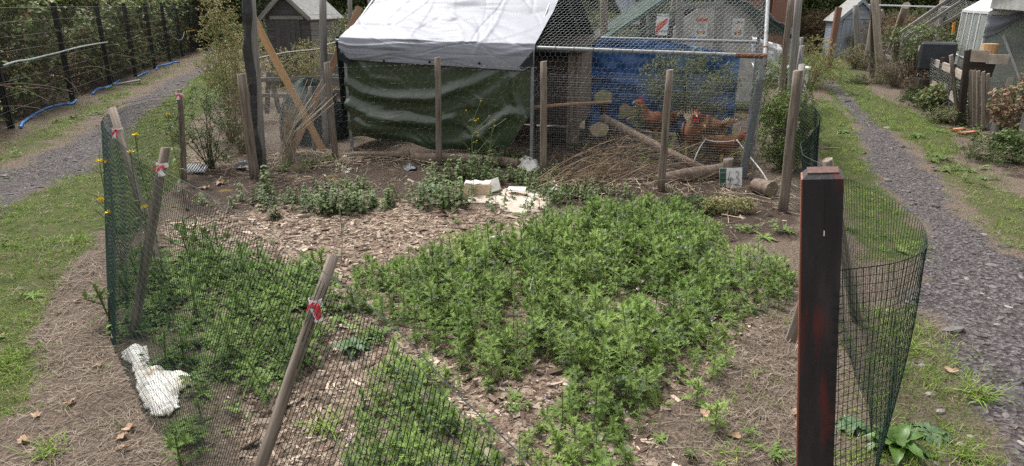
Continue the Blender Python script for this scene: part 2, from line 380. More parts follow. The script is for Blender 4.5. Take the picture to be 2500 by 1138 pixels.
M['whitepipe'] = mat('white_conduit', [(.3, (.50, .48, .45)), (.7, (.66, .64, .60))], scale=12, rough=.5, bump=0)
M['foam'] = mat('dirty_foam_box', [(.3, (.50, .36, .24)), (.7, (.68, .56, .42))], scale=7, rough=.8, bump=.4, dist=.003)
M['clothsheet'] = mat('dirty_cream_sheet', [(.25, (.24, .18, .13)), (.5, (.46, .38, .31)), (.75, (.62, .57, .50))], scale=5, detail=8, rough=.85, bump=.5, dist=.01, spots=((.04, .03, .02), 22, .70, .03))
M['clothbag'] = mat('crumpled_cream_fabric', [(.30, (.40, .31, .17)), (.40, (.82, .78, .66)), (.7, (.92, .90, .82))], scale=4.5, rough=.7, bump=.4, dist=.01)
M['tape_r'] = mat('red_tape', [(.3, (.55, .03, .05)), (.7, (.68, .06, .08))], scale=8, rough=.35, bump=0)
M['tape_w'] = mat('white_tape', [(.3, (.72, .70, .70)), (.7, (.82, .80, .80))], scale=8, rough=.35, bump=0)
M['white'] = mat('white_paint', [(.3, (.66, .66, .66)), (.7, (.80, .80, .80))], scale=8, rough=.5, bump=.05)
M['mottled'] = mat('mottled_pale_sheet', [(.3, (.38, .36, .33)), (.7, (.66, .65, .61))], scale=6, rough=.6, bump=.1)
M['black'] = mat('black_ink', [(.3, (.01, .01, .01)), (.7, (.02, .02, .02))], scale=8, rough=.5, bump=0)
M['signgreen'] = mat('sign_green', [(.3, (.03, .10, .07)), (.7, (.045, .13, .09))], scale=8, rough=.5, bump=0)
M['clothwhite'] = mat('limp_white_fabric', [(.3, (.70, .67, .60)), (.6, (.86, .84, .79))], scale=5, rough=.8, bump=.2, dist=.004, spots=((.42, .32, .17), 7, .58, .12))
M['red'] = mat('sign_red', [(.3, (.5, .06, .04)), (.7, (.6, .10, .06))], scale=8, rough=.5, bump=0)
M['orange'] = mat('sign_orange', [(.3, (.7, .25, .04)), (.7, (.75, .32, .07))], scale=8, rough=.5, bump=0)
M['blue'] = mat('plain_blue', [(.3, (.05, .10, .45)), (.7, (.09, .16, .55))], scale=8, rough=.5, bump=0)
M['alu'] = mat('aluminium_glazing_bar', [(.3, (.50, .51, .51)), (.7, (.64, .65, .64))], scale=12, rough=.45, bump=.05, metal=.3)
M['roofwhite'] = mat('white_twinwall_roof', [(.3, (.62, .66, .66)), (.7, (.76, .79, .78))], scale=4, rough=.4, bump=.05)
M['roofgrey'] = mat('grey_roofing_felt', [(.3, (.20, .20, .19)), (.7, (.34, .335, .32))], scale=9, rough=.9, bump=.3)
M['purple'] = mat('purple_plastic', [(.3, (.07, .04, .13)), (.7, (.10, .06, .18))], scale=8, rough=.4, bump=0)
M['tank'] = mat('black_plastic_tank', [(.3, (.025, .028, .034)), (.7, (.045, .05, .058))], scale=6, rough=.5, bump=.1)
M['leaf'] = mat('green_leaves', [(.3, (.07, .11, .03)), (.7, (.13, .18, .055))], scale=3, rough=.55, bump=0, rnd=.45, transl=.25, spec=.35)
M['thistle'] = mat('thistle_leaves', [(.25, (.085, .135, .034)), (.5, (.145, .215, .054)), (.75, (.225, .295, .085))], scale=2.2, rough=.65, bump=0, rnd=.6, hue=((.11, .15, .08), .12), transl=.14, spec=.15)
M['lowweed'] = mat('low_weed_leaves', [(.3, (.075, .13, .032)), (.7, (.165, .24, .06))], scale=1.6, rough=.65, bump=0, rnd=.5, transl=.15, spec=.15)
M['nettle'] = mat('nettle_leaves', [(.3, (.075, .115, .038)), (.7, (.145, .20, .065))], scale=5, rough=.6, bump=0, rnd=.4, transl=.2)
M['bramble'] = mat('bramble_leaves', [(.35, (.09, .125, .042)), (.65, (.25, .31, .115))], scale=.7, rough=.6, bump=0, rnd=.55, hue=((.17, .09, .05), .13), transl=.2)
M['scrub'] = mat('dry_scrub_leaves', [(.3, (.19, .22, .07)), (.7, (.34, .35, .14))], scale=1.5, rough=.7, bump=0, rnd=.4, hue=((.46, .30, .20), .22), transl=.2)
M['deadfern'] = mat('dead_bracken', [(.3, (.14, .085, .055)), (.7, (.28, .18, .12))], scale=1.8, rough=.8, bump=0, rnd=.4, hue=((.08, .12, .04), .2), transl=.1)
M['shrub'] = mat('shrub_leaves', [(.3, (.12, .185, .04)), (.7, (.22, .29, .08))], scale=3, rough=.5, bump=0, rnd=.45, transl=.25)
M['olive'] = mat('olive_leaves', [(.3, (.10, .125, .045)), (.7, (.18, .20, .08))], scale=3, rough=.5, bump=0, rnd=.45, transl=.2)
M['tree'] = mat('hedge_leaves', [(.3, (.065, .095, .03)), (.7, (.17, .22, .08))], scale=.5, rough=.6, bump=0, rnd=.5, transl=.2)
M['grass'] = mat('grass_blades', [(.25, (.12, .21, .03)), (.5, (.18, .28, .045)), (.75, (.25, .30, .085))], scale=1.4, rough=.6, bump=0, rnd=.6, hue=((.34, .28, .15), .14), transl=.2, spec=.15)
M['dock'] = mat('dock_leaves', [(.3, (.07, .14, .025)), (.7, (.12, .22, .045))], scale=9, rough=.4, bump=.3, bscale=60, dist=.004, rnd=.3, transl=.25, spec=.5)
M['teasel'] = mat('teasel_leaves', [(.3, (.07, .13, .055)), (.7, (.12, .19, .09))], scale=9, rough=.5, bump=.6, bscale=70, dist=.005, rnd=.25, transl=.15)
M['stem'] = mat('green_stems', [(.3, (.08, .12, .035)), (.7, (.15, .18, .06))], scale=8, rough=.6, bump=0)
M['darkstem'] = mat('dark_stems', [(.3, (.035, .028, .022)), (.7, (.09, .07, .055))], scale=8, rough=.8, bump=0)
M['straw'] = mat('dry_grass', [(.3, (.14, .105, .08)), (.7, (.31, .25, .19))], scale=3, rough=.8, bump=0, rnd=.5, hue=((.12, .08, .055), .25))
M['chip'] = mat('wood_chips', [(.3, (.25, .185, .14)), (.7, (.46, .375, .295))], scale=5, rough=.85, bump=.3, dist=.003, rnd=.5, hue=((.10, .065, .048), .40))
M['stone'] = mat('slate_gravel', [(.3, (.052, .045, .043)), (.7, (.145, .131, .128))], scale=20, rough=.75, bump=.4, dist=.004, rnd=.55, hue=((.22, .20, .18), .05))
M['clod'] = mat('soil_clods', [(.3, (.045, .033, .026)), (.7, (.10, .075, .058))], scale=20, rough=.95, bump=.5, dist=.004, rnd=.4)
M['deadleaf'] = mat('fallen_leaf', [(.3, (.26, .15, .09)), (.7, (.52, .37, .25))], scale=30, rough=.6, bump=.4, dist=.003, transl=.1)
M['yellowflower'] = mat('yellow_petals', [(.3, (.80, .52, .01)), (.7, (.88, .66, .02))], scale=8, rough=.5, bump=0)
M['purpleflower'] = mat('thistle_buds', [(.3, (.34, .26, .36)), (.7, (.50, .42, .44))], scale=50, rough=.8, bump=0, rnd=.3, hue=((.42, .36, .28), .4))
M['seedhead'] = mat('white_seed_head', [(.3, (.55, .54, .48)), (.7, (.72, .71, .66))], scale=50, rough=.9, bump=0)
M['topgrain'] = mat('post_top', [(.3, (.06, .03, .026)), (.7, (.15, .085, .07))], scale=60, rough=.8, bump=.5, dist=.003)
M['postpaint'] = mat('black_paint_worn_to_red', [(.25, (.010, .010, .012)), (.55, (.024, .023, .026)), (.8, (.055, .052, .056))], scale=16, stretch=(1, 1, .15), rough=.45, bump=.6, bscale=60, dist=.003, spec=.4, spots=((.13, .022, .018), 14, .585, .16))
M['redtimber'] = mat('bare_red_timber', [(.3, (.22, .07, .045)), (.7, (.36, .15, .10))], scale=22, stretch=WOODS, rough=.7, bump=.4, dist=.003)
M['hen'] = mat('hen_feathers', [(.3, (.12, .045, .02)), (.7, (.27, .115, .052))], scale=14, rough=.8, bump=.8, bscale=60, dist=.01, spots=((.55, .38, .24), 7, .60, .06))
M['henwhite'] = mat('cream_feathers', [(.3, (.50, .38, .26)), (.7, (.66, .55, .42))], scale=14, rough=.8, bump=.6, dist=.008)
M['comb'] = mat('red_comb', [(.3, (.45, .02, .03)), (.7, (.62, .05, .06))], scale=20, rough=.5, bump=.2)
M['henleg'] = mat('yellow_legs', [(.3, (.45, .32, .12)), (.7, (.55, .40, .18))], scale=20, rough=.6, bump=.2)
M['bird_black'] = M['black']
M['redbrick'] = mat('broken_red_tile', [(.3, (.42, .15, .09)), (.7, (.55, .24, .16))], scale=12, rough=.85, bump=.4)
def glass_mat(name, tint=(.75, .85, .82), rough=.12, mixv=.35, dirt=(.4, .42, .40)):
    m = bpy.data.materials.new(name); m.use_nodes = True; nt = m.node_tree; N = nt.nodes; L = nt.links; N.clear()
    out = N.new('ShaderNodeOutputMaterial'); t = N.new('ShaderNodeBsdfTransparent'); t.inputs[0].default_value = (*tint, 1)
    d = N.new('ShaderNodeBsdfPrincipled'); d.inputs['Base Color'].default_value = (*dirt, 1); d.inputs['Roughness'].default_value = rough; d.inputs['Specular IOR Level'].default_value = .6
    nz = N.new('ShaderNodeTexNoise'); nz.inputs['Scale'].default_value = 3; mr = N.new('ShaderNodeMapRange'); mr.inputs[3].default_value = mixv*.4; mr.inputs[4].default_value = mixv*1.6
    tc = N.new('ShaderNodeTexCoord'); L.new(tc.outputs['Object'], nz.inputs[0]); L.new(nz.outputs[0], mr.inputs[0])
    mx = N.new('ShaderNodeMixShader'); L.new(mr.outputs[0], mx.inputs[0]); L.new(t.outputs[0], mx.inputs[1]); L.new(d.outputs[0], mx.inputs[2]); L.new(mx.outputs[0], out.inputs[0]); return m
M['glass'] = glass_mat('greenhouse_glass', (.82, .88, .86), .12, .45, (.5, .53, .51))
M['polythene'] = glass_mat('clear_polythene', (.9, .9, .9), .25, .6, (.62, .63, .64))
# ================================================================== THE GROUND
def axis(a, b, d, far, g=1.045):
    mid = list(np.arange(a, b, d)); hi = []; x = b; s = d
    while x < far[1]: hi.append(x); s *= g; x += s
    hi.append(far[1]); lo = []; x = a-d; s = d
    while x > far[0]: lo.append(x); s *= g; x -= s
    lo.append(far[0]); return np.array(lo[::-1]+mid+hi)
def ground_material():
    m = bpy.data.materials.new('ground_surface'); m.use_nodes = True; nt = m.node_tree; N = nt.nodes; L = nt.links; N.clear()
    out = N.new('ShaderNodeOutputMaterial'); b = N.new('ShaderNodeBsdfPrincipled'); b.inputs['Roughness'].default_value = .95; b.inputs['Specular IOR Level'].default_value = .15
    tc = N.new('ShaderNodeTexCoord')
    def noise(s, d=6, st=None):
        n = N.new('ShaderNodeTexNoise'); n.inputs['Scale'].default_value = s; n.inputs['Detail'].default_value = d; n.inputs['Roughness'].default_value = .7
        L.new(tc.outputs['Object'], n.inputs['Vector']); return n.outputs[0]
    def ramp(src, stops):
        c = N.new('ShaderNodeValToRGB'); e = c.color_ramp.elements
        while len(e) < len(stops): e.new(.5)
        for q, (p, k) in zip(e, stops): q.position = p; q.color = (*k, 1)
        L.new(src, c.inputs[0]); return c.outputs[0]
    def vor(s, rnd=1.0):
        v = N.new('ShaderNodeTexVoronoi'); v.inputs['Scale'].default_value = s; v.inputs['Randomness'].default_value = rnd
        L.new(tc.outputs['Object'], v.inputs['Vector']); return v
    big = noise(.9, 5); mid = noise(7, 8); fine = noise(60, 6)
    def mixc(f, a, c):
        x = N.new('ShaderNodeMix'); x.data_type = 'RGBA'; L.new(f, x.inputs[0]); L.new(a, x.inputs[6]); L.new(c, x.inputs[7]); return x.outputs[2]
    def hard(src, w=.16):                                    # break the edge of a region up with noise
        a = N.new('ShaderNodeMath'); a.operation = 'MULTIPLY_ADD'; L.new(mid, a.inputs[0]); a.inputs[1].default_value = .9; a.inputs[2].default_value = -.45
        s = N.new('ShaderNodeMath'); s.operation = 'ADD'; L.new(src, s.inputs[0]); L.new(a.outputs[0], s.inputs[1])
        r = N.new('ShaderNodeMapRange'); r.inputs[1].default_value = .5-w; r.inputs[2].default_value = .5+w; L.new(s.outputs[0], r.inputs[0]); return r.outputs[0]
    A = N.new('ShaderNodeVertexColor'); A.layer_name = 'ma'; B = N.new('ShaderNodeVertexColor'); B.layer_name = 'mb'
    sa = N.new('ShaderNodeSeparateColor'); L.new(A.outputs[0], sa.inputs[0]); sb = N.new('ShaderNodeSeparateColor'); L.new(B.outputs[0], sb.inputs[0])
    dirt = ramp(fine, [(.3, (.075, .057, .043)), (.5, (.14, .108, .083)), (.72, (.23, .185, .145))])
    vg = vor(55); gravel = ramp(vg.outputs['Color'], [(.1, (.038, .031, .031)), (.5, (.085, .074, .074)), (.9, (.17, .155, .155))])
    vc = vor(38); chips = ramp(vc.outputs['Color'], [(.15, (.08, .054, .04)), (.5, (.19, .135, .10)), (.85, (.36, .285, .22))])
    straw = ramp(fine, [(.3, (.055, .04, .03)), (.5, (.13, .10, .077)), (.72, (.25, .195, .15))])
    grass = ramp(mid, [(.3, (.035, .045, .014)), (.5, (.07, .09, .026)), (.62, (.10, .085, .045)), (.75, (.16, .12, .08))])
    soil = ramp(fine, [(.3, (.036, .026, .021)), (.6, (.072, .052, .040)), (.8, (.12, .09, .07))])
    moss = ramp(fine, [(.3, (.10, .075, .025)), (.7, (.24, .15, .05))])
    c = dirt
    c = mixc(hard(sb.outputs[0]), c, grass); c = mixc(hard(sb.outputs[1]), c, soil); c = mixc(hard(sa.outputs[1]), c, chips)
    c = mixc(hard(sa.outputs[2]), c, straw); c = mixc(hard(sb.outputs[2], .08), c, moss); c = mixc(hard(sa.outputs[0]), c, gravel)
    L.new(c, b.inputs['Base Color'])
    bh = N.new('ShaderNodeMath'); bh.operation = 'ADD'; L.new(fine, bh.inputs[0]); L.new(vg.outputs['Distance'], bh.inputs[1])
    bp = N.new('ShaderNodeBump'); bp.inputs['Strength'].default_value = .8; bp.inputs['Distance'].default_value = .02; L.new(bh.outputs[0], bp.inputs['Height']); L.new(bp.outputs[0], b.inputs['Normal'])
    L.new(b.outputs[0], out.inputs[0]); return m
xs = axis(-4.6, 4.2, .04, (-60, 60)); ys = axis(.4, 9.5, .04, (-6, 90), 1.03)
GX, GY = np.meshgrid(xs, ys); GZ = hz(GX, GY)
V = np.stack([GX, GY, GZ], -1).reshape(-1, 3); nx, ny = len(xs), len(ys)
ii = np.arange(nx*ny).reshape(ny, nx)
F = np.stack([ii[:-1, :-1], ii[:-1, 1:], ii[1:, 1:], ii[1:, :-1]], -1).reshape(-1, 4)
me = new_mesh('ground', V, F, smooth=True)
X, Y = V[:, 0], V[:, 1]
gl = mask('gravel_l', X, Y, .3, .25); gr = mask('gravel_r', X, Y, .2, .2)
grv = np.maximum(gl, gr); gdn = mask('garden', X, Y, .05, .02)
grs = np.maximum.reduce([mask('grass_l', X, Y, .15, .12), mask('verge_l', X, Y, .3, .3)*.62, mask('grass_r', X, Y, .2, .12), mask('grass_r2', X, Y, .2, .2)*.62, mask('grass_r3', X, Y, .15, .12)*.5])
grs = np.maximum(grs, np.where((Y > 18) & (X > -6), .6, 0))
sol = np.maximum(mask('soil', X, Y, .2, .15), mask('plots_r', X, Y, .3, .3)*.9, np.clip((fence_x(Y)-.1-X)*3, 0, 1)) if False else np.maximum.reduce([mask('soil', X, Y, .2, .15), mask('plots_r', X, Y, .3, .3)*.9, np.clip((fence_x(Y)-.05-X)*4, 0, 1)]); chp = mask('chips', X, Y, .2, .2); stw = np.maximum(mask('straw_l', X, Y, .12, .1), mask('straw_r', X, Y, .12, .1))
mos = np.clip(fbm(X*1.7, Y*1.7, 31, 4)*4-2.35, 0, 1)*sol
for nm, cols in (('ma', (grv*(1-gdn), chp, stw)), ('mb', (grs*(1-gdn)*(1-stw), sol, mos))):
    a = me.color_attributes.new(nm, 'FLOAT_COLOR', 'POINT')
    a.data.foreach_set('color', np.stack([*cols, np.ones(len(X))], -1).astype(np.float32).ravel())
o = add('ground', me, ground_material()); tag(o, kind='structure')

# ================================================================== SCATTERING of uncountable things
def sample(N, y0, y1, p, side=(-1, 1), margin=.9):
    """points over the visible wedge and a little beyond; the density falls with distance as y^-(p)"""
    u = RNG.random(N); a = 2-p
    if abs(a) < 1e-3: Yv = y0*np.exp(u*np.log(y1/y0))
    else: Yv = (y0**a+u*(y1**a-y0**a))**(1/a)
    t = RNG.random(N)*(side[1]-side[0])+side[0]
    return t*(Yv*.80+margin), Yv
def rotz(a):
    c, s = np.cos(a), np.sin(a); M_ = np.zeros((len(a), 3, 3)); M_[:, 0, 0] = c; M_[:, 0, 1] = -s; M_[:, 1, 0] = s; M_[:, 1, 1] = c; M_[:, 2, 2] = 1; return M_
def tilt(a, dirn):
    k = np.stack([np.cos(dirn), np.sin(dirn), np.zeros_like(dirn)], -1); c, s = np.cos(a), np.sin(a); n = len(a)
    K = np.zeros((n, 3, 3)); K[:, 0, 1] = -k[:, 2]; K[:, 0, 2] = k[:, 1]; K[:, 1, 0] = k[:, 2]; K[:, 1, 2] = -k[:, 0]; K[:, 2, 0] = -k[:, 1]; K[:, 2, 1] = k[:, 0]
    return np.eye(3)[None]+s[:, None, None]*K+(1-c)[:, None, None]*(K@K)
def scatter_mesh(name, temps, P, scale, tl=.1, free=False, rnd=None):
    """stack copies of small shapes into one mesh"""
    P = np.asarray(P); n = len(P); which = RNG.integers(0, len(temps), n)
    scale = np.broadcast_to(scale, (n,)); Vs, Fs, Rs, base = [], [], [], 0
    rr = RNG.random(n) if rnd is None else rnd
    for k, T in enumerate(temps):
        TV, TF = np.asarray(T[0]), np.asarray(T[1]); s = which == k; m = s.sum()
        if not m: continue
        Rm = rotz(RNG.random(m)*6.283)
        ta = np.abs(RNG.normal(0, tl, m)) if not free else RNG.random(m)*3.1
        Rm = tilt(ta, RNG.random(m)*6.283)@Rm
        W = np.einsum('nij,vj->nvi', Rm, TV)*scale[s][:, None, None]+P[s][:, None]
        Vs.append(W.reshape(-1, 3)); Fs.append((TF[None]+base+(np.arange(m)*len(TV))[:, None, None]).reshape(-1, TF.shape[1])); base += m*len(TV)
        tv = T[2] if len(T) > 2 else np.zeros(len(TV))
        Rs.append((rr[s][:, None]*(1 if len(T) < 3 else .6)+tv[None]).ravel())
    return new_mesh(name, np.concatenate(Vs), np.concatenate(Fs), rnd=np.clip(np.concatenate(Rs), 0, 1))
def stuff(name, temps, P, scale, material, tl=.1, free=False, parent=None, kind='stuff', rnd=None):
    o = add(name, scatter_mesh(name, temps, P, scale, tl, free, rnd), material, parent)
    if kind: o['kind'] = kind
    return o
class TB:                                                    # a small triangle soup with a tone per vertex
    def __init__(s): s.v = []; s.f = []; s.t = []
    def tri(s, a, b, c, t=0.0):
        n = len(s.v); s.v += [tuple(a), tuple(b), tuple(c)]; s.f.append((n, n+1, n+2)); s.t += [t]*3
    def blade(s, p, d, L, w, droop, t=0.0, seg=2):
        """a grass-like blade of seg sections ending in a point"""
        d = Vector(d).normalized(); side = d.cross(Vector((0, 0, 1)));
        side = side.normalized() if side.length > .01 else Vector((1, 0, 0))
        p = Vector(p); a, b = p-side*w/2, p+side*w/2
        for i in range(seg):
            q = (i+1)/seg; d = (d+Vector((0, 0, -droop/seg))).normalized(); p = p+d*(L/seg)
            if i == seg-1: s.tri(a, b, p, t)
            else:
                ww = w*(1-q*.45); a2, b2 = p-side*ww/2, p+side*ww/2
                s.tri(a, b, b2, t); s.tri(a, b2, a2, t); a, b = a2, b2
    def pinnate(s, p, d, L, W, n, droop, t=0.0, curl=.25, base=.25):
        """a deeply lobed, spiny leaf: pairs of pointed lobes along a midrib"""
        d = Vector(d).normalized(); up = Vector((0, 0, 1)); side = d.cross(up)
        side = side.normalized() if side.length > .05 else Vector((1, 0, 0)); p = Vector(p)
        for i in range(n):
            q = (i+.5)/n; d2 = (d+Vector((0, 0, -droop/n))).normalized(); p2 = p+d2*(L/n)
            w = W*(base+(1-base)*math.sin(math.pi*min(1, q*1.05+.08)))*.5; nrm = side.cross(d2)
            for sg in (-1, 1):
                ww = w*random.uniform(.75, 1.25)
                s.tri(p, p2, p+side*(sg*ww)+d2*(L/n*.9)+nrm*(ww*curl*random.uniform(-.6, 1.4)), t)
            p, d = p2, d2
        s.tri(p-side*W*.06, p+side*W*.06, p+d*(L/n*.9), t)
    def oval(s, p, d, L, W, droop=.3, t=0.0, fold=.2, n=3):
        d = Vector(d).normalized(); side = d.cross(Vector((0, 0, 1)))
        side = side.normalized() if side.length > .05 else Vector((1, 0, 0)); p = Vector(p); up = side.cross(d)
        pr = p; lo = ro = p
        for i in range(1, n+1):
            q = i/n; c = p+d*(L*q)+Vector((0, 0, -droop*L*q*q))
            w = W*.5*math.sin(math.pi*min(.97, q**.8)) if i < n else 0
            if i < n:
                l2, r2 = c+side*w+up*w*fold, c-side*w+up*w*fold
                if i == 1: s.tri(p, c, l2, t); s.tri(p, r2, c, t)
                else: s.tri(pr, c, l2, t); s.tri(pr, l2, lo, t); s.tri(pr, r2, c, t); s.tri(pr, ro, r2, t)
                lo, ro = l2, r2
            else: s.tri(pr, c, lo, t); s.tri(pr, ro, c, t)
            pr = c
    def rod(s, a, b, r, t=0.0):
        V_, F_ = wires([tuple(a)], [tuple(b)], r); n = len(s.v); s.v += [tuple(x) for x in V_]; s.t += [t]*6
        for q in F_: s.f += [(n+q[0], n+q[1], n+q[2]), (n+q[0], n+q[2], n+q[3])]
    def out(s): return np.array(s.v), np.array(s.f), np.array(s.t)
def rdir(el, az=None):
    az = random.uniform(0, 6.283) if az is None else az
    return Vector((math.cos(az)*math.cos(el), math.sin(az)*math.cos(el), math.sin(el)))
def T_grass(nb=8, h=.075, w=.0052, spread=.024):
    T = TB()
    for i in range(nb):
        p = (random.gauss(0, spread), random.gauss(0, spread), -.004)
        T.blade(p, rdir(random.uniform(.5, 1.45)), h*random.uniform(.6, 1.3), w, random.uniform(.3, 1.4), random.uniform(-.1, .3))
    return T.out()
def T_thistle(h=.26, nl=20, L=.13, W=.068, seg=8):
    T = TB(); az = random.uniform(0, 6.28); T.rod((0, 0, 0), (0, 0, h), .0035, .1)
    for i in range(nl):
        q = i/(nl-1); az += 2.4+random.uniform(-.3, .3); z = h*(.06+.94*q)
        el = -.05+q*1.05+random.uniform(-.15, .15); l = L*(1-.62*q)*random.uniform(.8, 1.15)
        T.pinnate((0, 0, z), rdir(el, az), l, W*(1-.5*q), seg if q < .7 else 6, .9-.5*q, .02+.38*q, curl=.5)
    for k in range(3):                                       # side shoots
        a = random.uniform(0, 6.28); z = h*random.uniform(.3, .7); e = Vector((0, 0, z))+rdir(.7, a)*h*.34
        T.rod((0, 0, z), e, .0025, .1)
        for j in range(6): T.pinnate(e, rdir(random.uniform(0, 1.3)), L*.42, W*.55, 6, .4, .36, curl=.5)
    return T.out()
def T_rosette(n=12, r=.08, seg=5):
    T = TB()
    for i in range(n): T.pinnate((0, 0, .01), rdir(random.uniform(.15, .8)), r*random.uniform(.7, 1.2), r*.35, seg, .7, random.uniform(0, .35))
    return T.out()
def T_low(n=14, r=.05, h=.07):
    T = TB()
    for i in range(n):
        a = rdir(random.uniform(.5, 1.4)); e = a*h*random.uniform(.3, 1)
        T.oval(e, rdir(random.uniform(-.2, .7)), r*random.uniform(.45, .9), r*.42, .3, random.uniform(0, .35), n=2)
    return T.out()
def T_chip():
    L, W, Hh = random.uniform(.6, 1.5), random.uniform(.2, .42), random.uniform(.06, .16)
    v = [((i & 1)-.5, ((i >> 1) & 1)-.5, (i >> 2) & 1) for i in range(8)]
    v = [(x*L*(random.uniform(.5, 1.1)), y*W*random.uniform(.5, 1.1), z*Hh+random.uniform(-.04, .04)) for x, y, z in v]
    f = []
    for q in ((0,2,3,1),(4,5,7,6),(0,1,5,4),(2,6,7,3),(0,4,6,2),(1,3,7,5)): f += [(q[0], q[1], q[2]), (q[0], q[2], q[3])]
    return np.array(v), np.array(f)
def T_stone():
    bm = bmesh.new(); bmesh.ops.create_icosphere(bm, subdivisions=1, radius=.5)
    s = (random.uniform(.8, 1.3), random.uniform(.55, .9), random.uniform(.28, .5))
    v = [(p.co.x*s[0]*random.uniform(.8, 1.15), p.co.y*s[1]*random.uniform(.8, 1.15), p.co.z*s[2]*random.uniform(.8, 1.15)) for p in bm.verts]
    f = [[q.index for q in fc.verts] for fc in bm.faces]; bm.free(); return np.array(v), np.array(f)
def T_straw():
    T = TB()
    for k in range(4):
        a = random.uniform(0, 6.28); p = Vector((random.gauss(0, .03), random.gauss(0, .03), random.uniform(.0, .02))); L = random.uniform(.06, .19)
        T.blade(p, Vector((math.cos(a), math.sin(a), random.uniform(-.05, .35))), L, .0042, random.uniform(0, .6), random.uniform(-.1, .3), 2)
    return T.out()
def T_spray(n=5, L=.06, W=.04, r=.07):
    T = TB()
    for i in range(n):
        p = Vector((random.gauss(0, r*.5), random.gauss(0, r*.5), random.gauss(0, r*.5)))
        T.oval(p, rdir(random.uniform(-.9, .6)), L*random.uniform(.7, 1.2), W, .3, random.uniform(0, .35), n=2)
    return T.out()
def T_fine(n=12, L=.022, r=.05):
    T = TB(); e = rdir(random.uniform(0, 1.2))*r*2; T.rod(-e*.5, e*.5, .0016, -.3)
    for i in range(n):
        p = e*random.uniform(-.5, .5); T.oval(p, rdir(random.uniform(-.7, .9)), L*random.uniform(.7, 1.3), L*.45, .2, random.uniform(0, .35), n=2)
    return T.out()
def ground_pts(X, Y, dz=0.0): return np.stack([X, Y, hz(X, Y)+dz], -1)

# grass
gt = [T_grass() for _ in range(8)]
X, Y = sample(125000, 1.4, 30, 1.45)
m = np.maximum.reduce([mask('grass_l', X, Y, .12, .12), mask('verge_l', X, Y, .3, .3)*.8, mask('grass_r', X, Y, .15, .12)*.95, mask('grass_r2', X, Y, .25, .3)*.38, mask('grass_r3', X, Y, .15, .15)*.6, mask('gravel_l', X, Y, .2, .2)*.015])
tuft = np.clip(fbm(X*2.3, Y*2.3, 41, 4)*4-1.25, .2, 1)
keep = RNG.random(len(X)) < m*tuft*(1-mask('garden', X, Y, .04, .0))*(1-.85*mask('straw_l', X, Y, .1, .1))*(1-.9*mask('gravel_r', X, Y, .08, .1))
X, Y = X[keep], Y[keep]
sc = np.clip(.5+Y*.05, .5, 2.6)*(.25+1.25*fbm(X*1.9, Y*1.9, 43, 4))
stuff('grass', gt, ground_pts(X, Y), sc, M['grass'], .15); print('grass', len(X))
# sparse blades in straw, yard and garden
X, Y = sample(9000, 1.2, 12, 1.4)
keep = (RNG.random(len(X)) < .3*np.clip(fbm(X*2, Y*2, 51)*4-2.1, 0, 1)) & (mask('gravel_r', X, Y) < .3) & (mask('chips', X, Y) < .5)
X, Y = X[keep], Y[keep]; stuff('sparse_grass', gt, ground_pts(X, Y), np.clip(.6+Y*.08, .5, 2)*.9, M['grass'], .2)
# dry straw
st = [T_straw() for _ in range(10)]
X, Y = sample(52000, 1.3, 14, 1.3)
m = np.maximum.reduce([mask('straw_l', X, Y, .1, .1), mask('straw_r', X, Y, .1, .1), mask('soil', X, Y, .1, .1)*.22, mask('grass_l', X, Y, .1, .1)*.06, mask('grass_r2', X, Y, .1, .1)*.12, mask('chips', X, Y, .1, .1)*.1, mask('grass_r3', X, Y, .1, .1)*.1])
m = np.maximum(m, mask('plots_r', X, Y)*.35)*np.clip(fbm(X*4, Y*4, 57, 3)*3-.6, .25, 1); keep = RNG.random(len(X)) < m; X, Y = X[keep], Y[keep]
stuff('dry_grass_litter', st, ground_pts(X, Y, .002), np.clip(.45+Y*.1, .4, 2), M['straw'], .12); print('straw', len(X))
# wood chips
ct = [T_chip() for _ in range(16)]
X, Y = sample(64000, 1.3, 9, 1.1)
keep = RNG.random(len(X)) < np.maximum(mask('chips', X, Y, .2, .2), .06*mask('soil', X, Y))*np.clip(fbm(X*3, Y*3, 61, 3)*3-.5, .25, 1)
X, Y = X[keep], Y[keep]
stuff('wood_chips', ct, ground_pts(X, Y, .001), np.exp(RNG.normal(math.log(.025), .5, len(X)))*np.clip(.6+Y*.1, .6, 1.5), M['chip'], .3); print('chips', len(X))
# gravel
gs = [T_stone() for _ in range(8)]
X, Y = sample(32000, 1.4, 22, 1.5, (-1, 1))
m = np.maximum.reduce([mask('gravel_r', X, Y, .15, .15), mask('gravel_l', X, Y, .15, .15)*.7, mask('grass_r3', X, Y, .1, .1)*.13])*(1-mask('garden', X, Y, .05, 0))*np.clip(fbm(X*2.5, Y*2.5, 63, 4)*4-.9, .3, 1)
keep = RNG.random(len(X)) < m; X, Y = X[keep], Y[keep]
stuff('gravel', gs, ground_pts(X, Y, .0), np.exp(RNG.normal(math.log(.0225), .5, len(X)))*np.clip(.8+Y*.09, .8, 2.2), M['stone'], .2); print('gravel', len(X))
# soil clods
X, Y = sample(9000, 4, 11, 1.0)
keep = RNG.random(len(X)) < mask('soil', X, Y); X, Y = X[keep], Y[keep]
stuff('soil_clods', gs, ground_pts(X, Y, -.002), np.exp(RNG.normal(math.log(.028), .5, len(X))), M['clod'], .4)

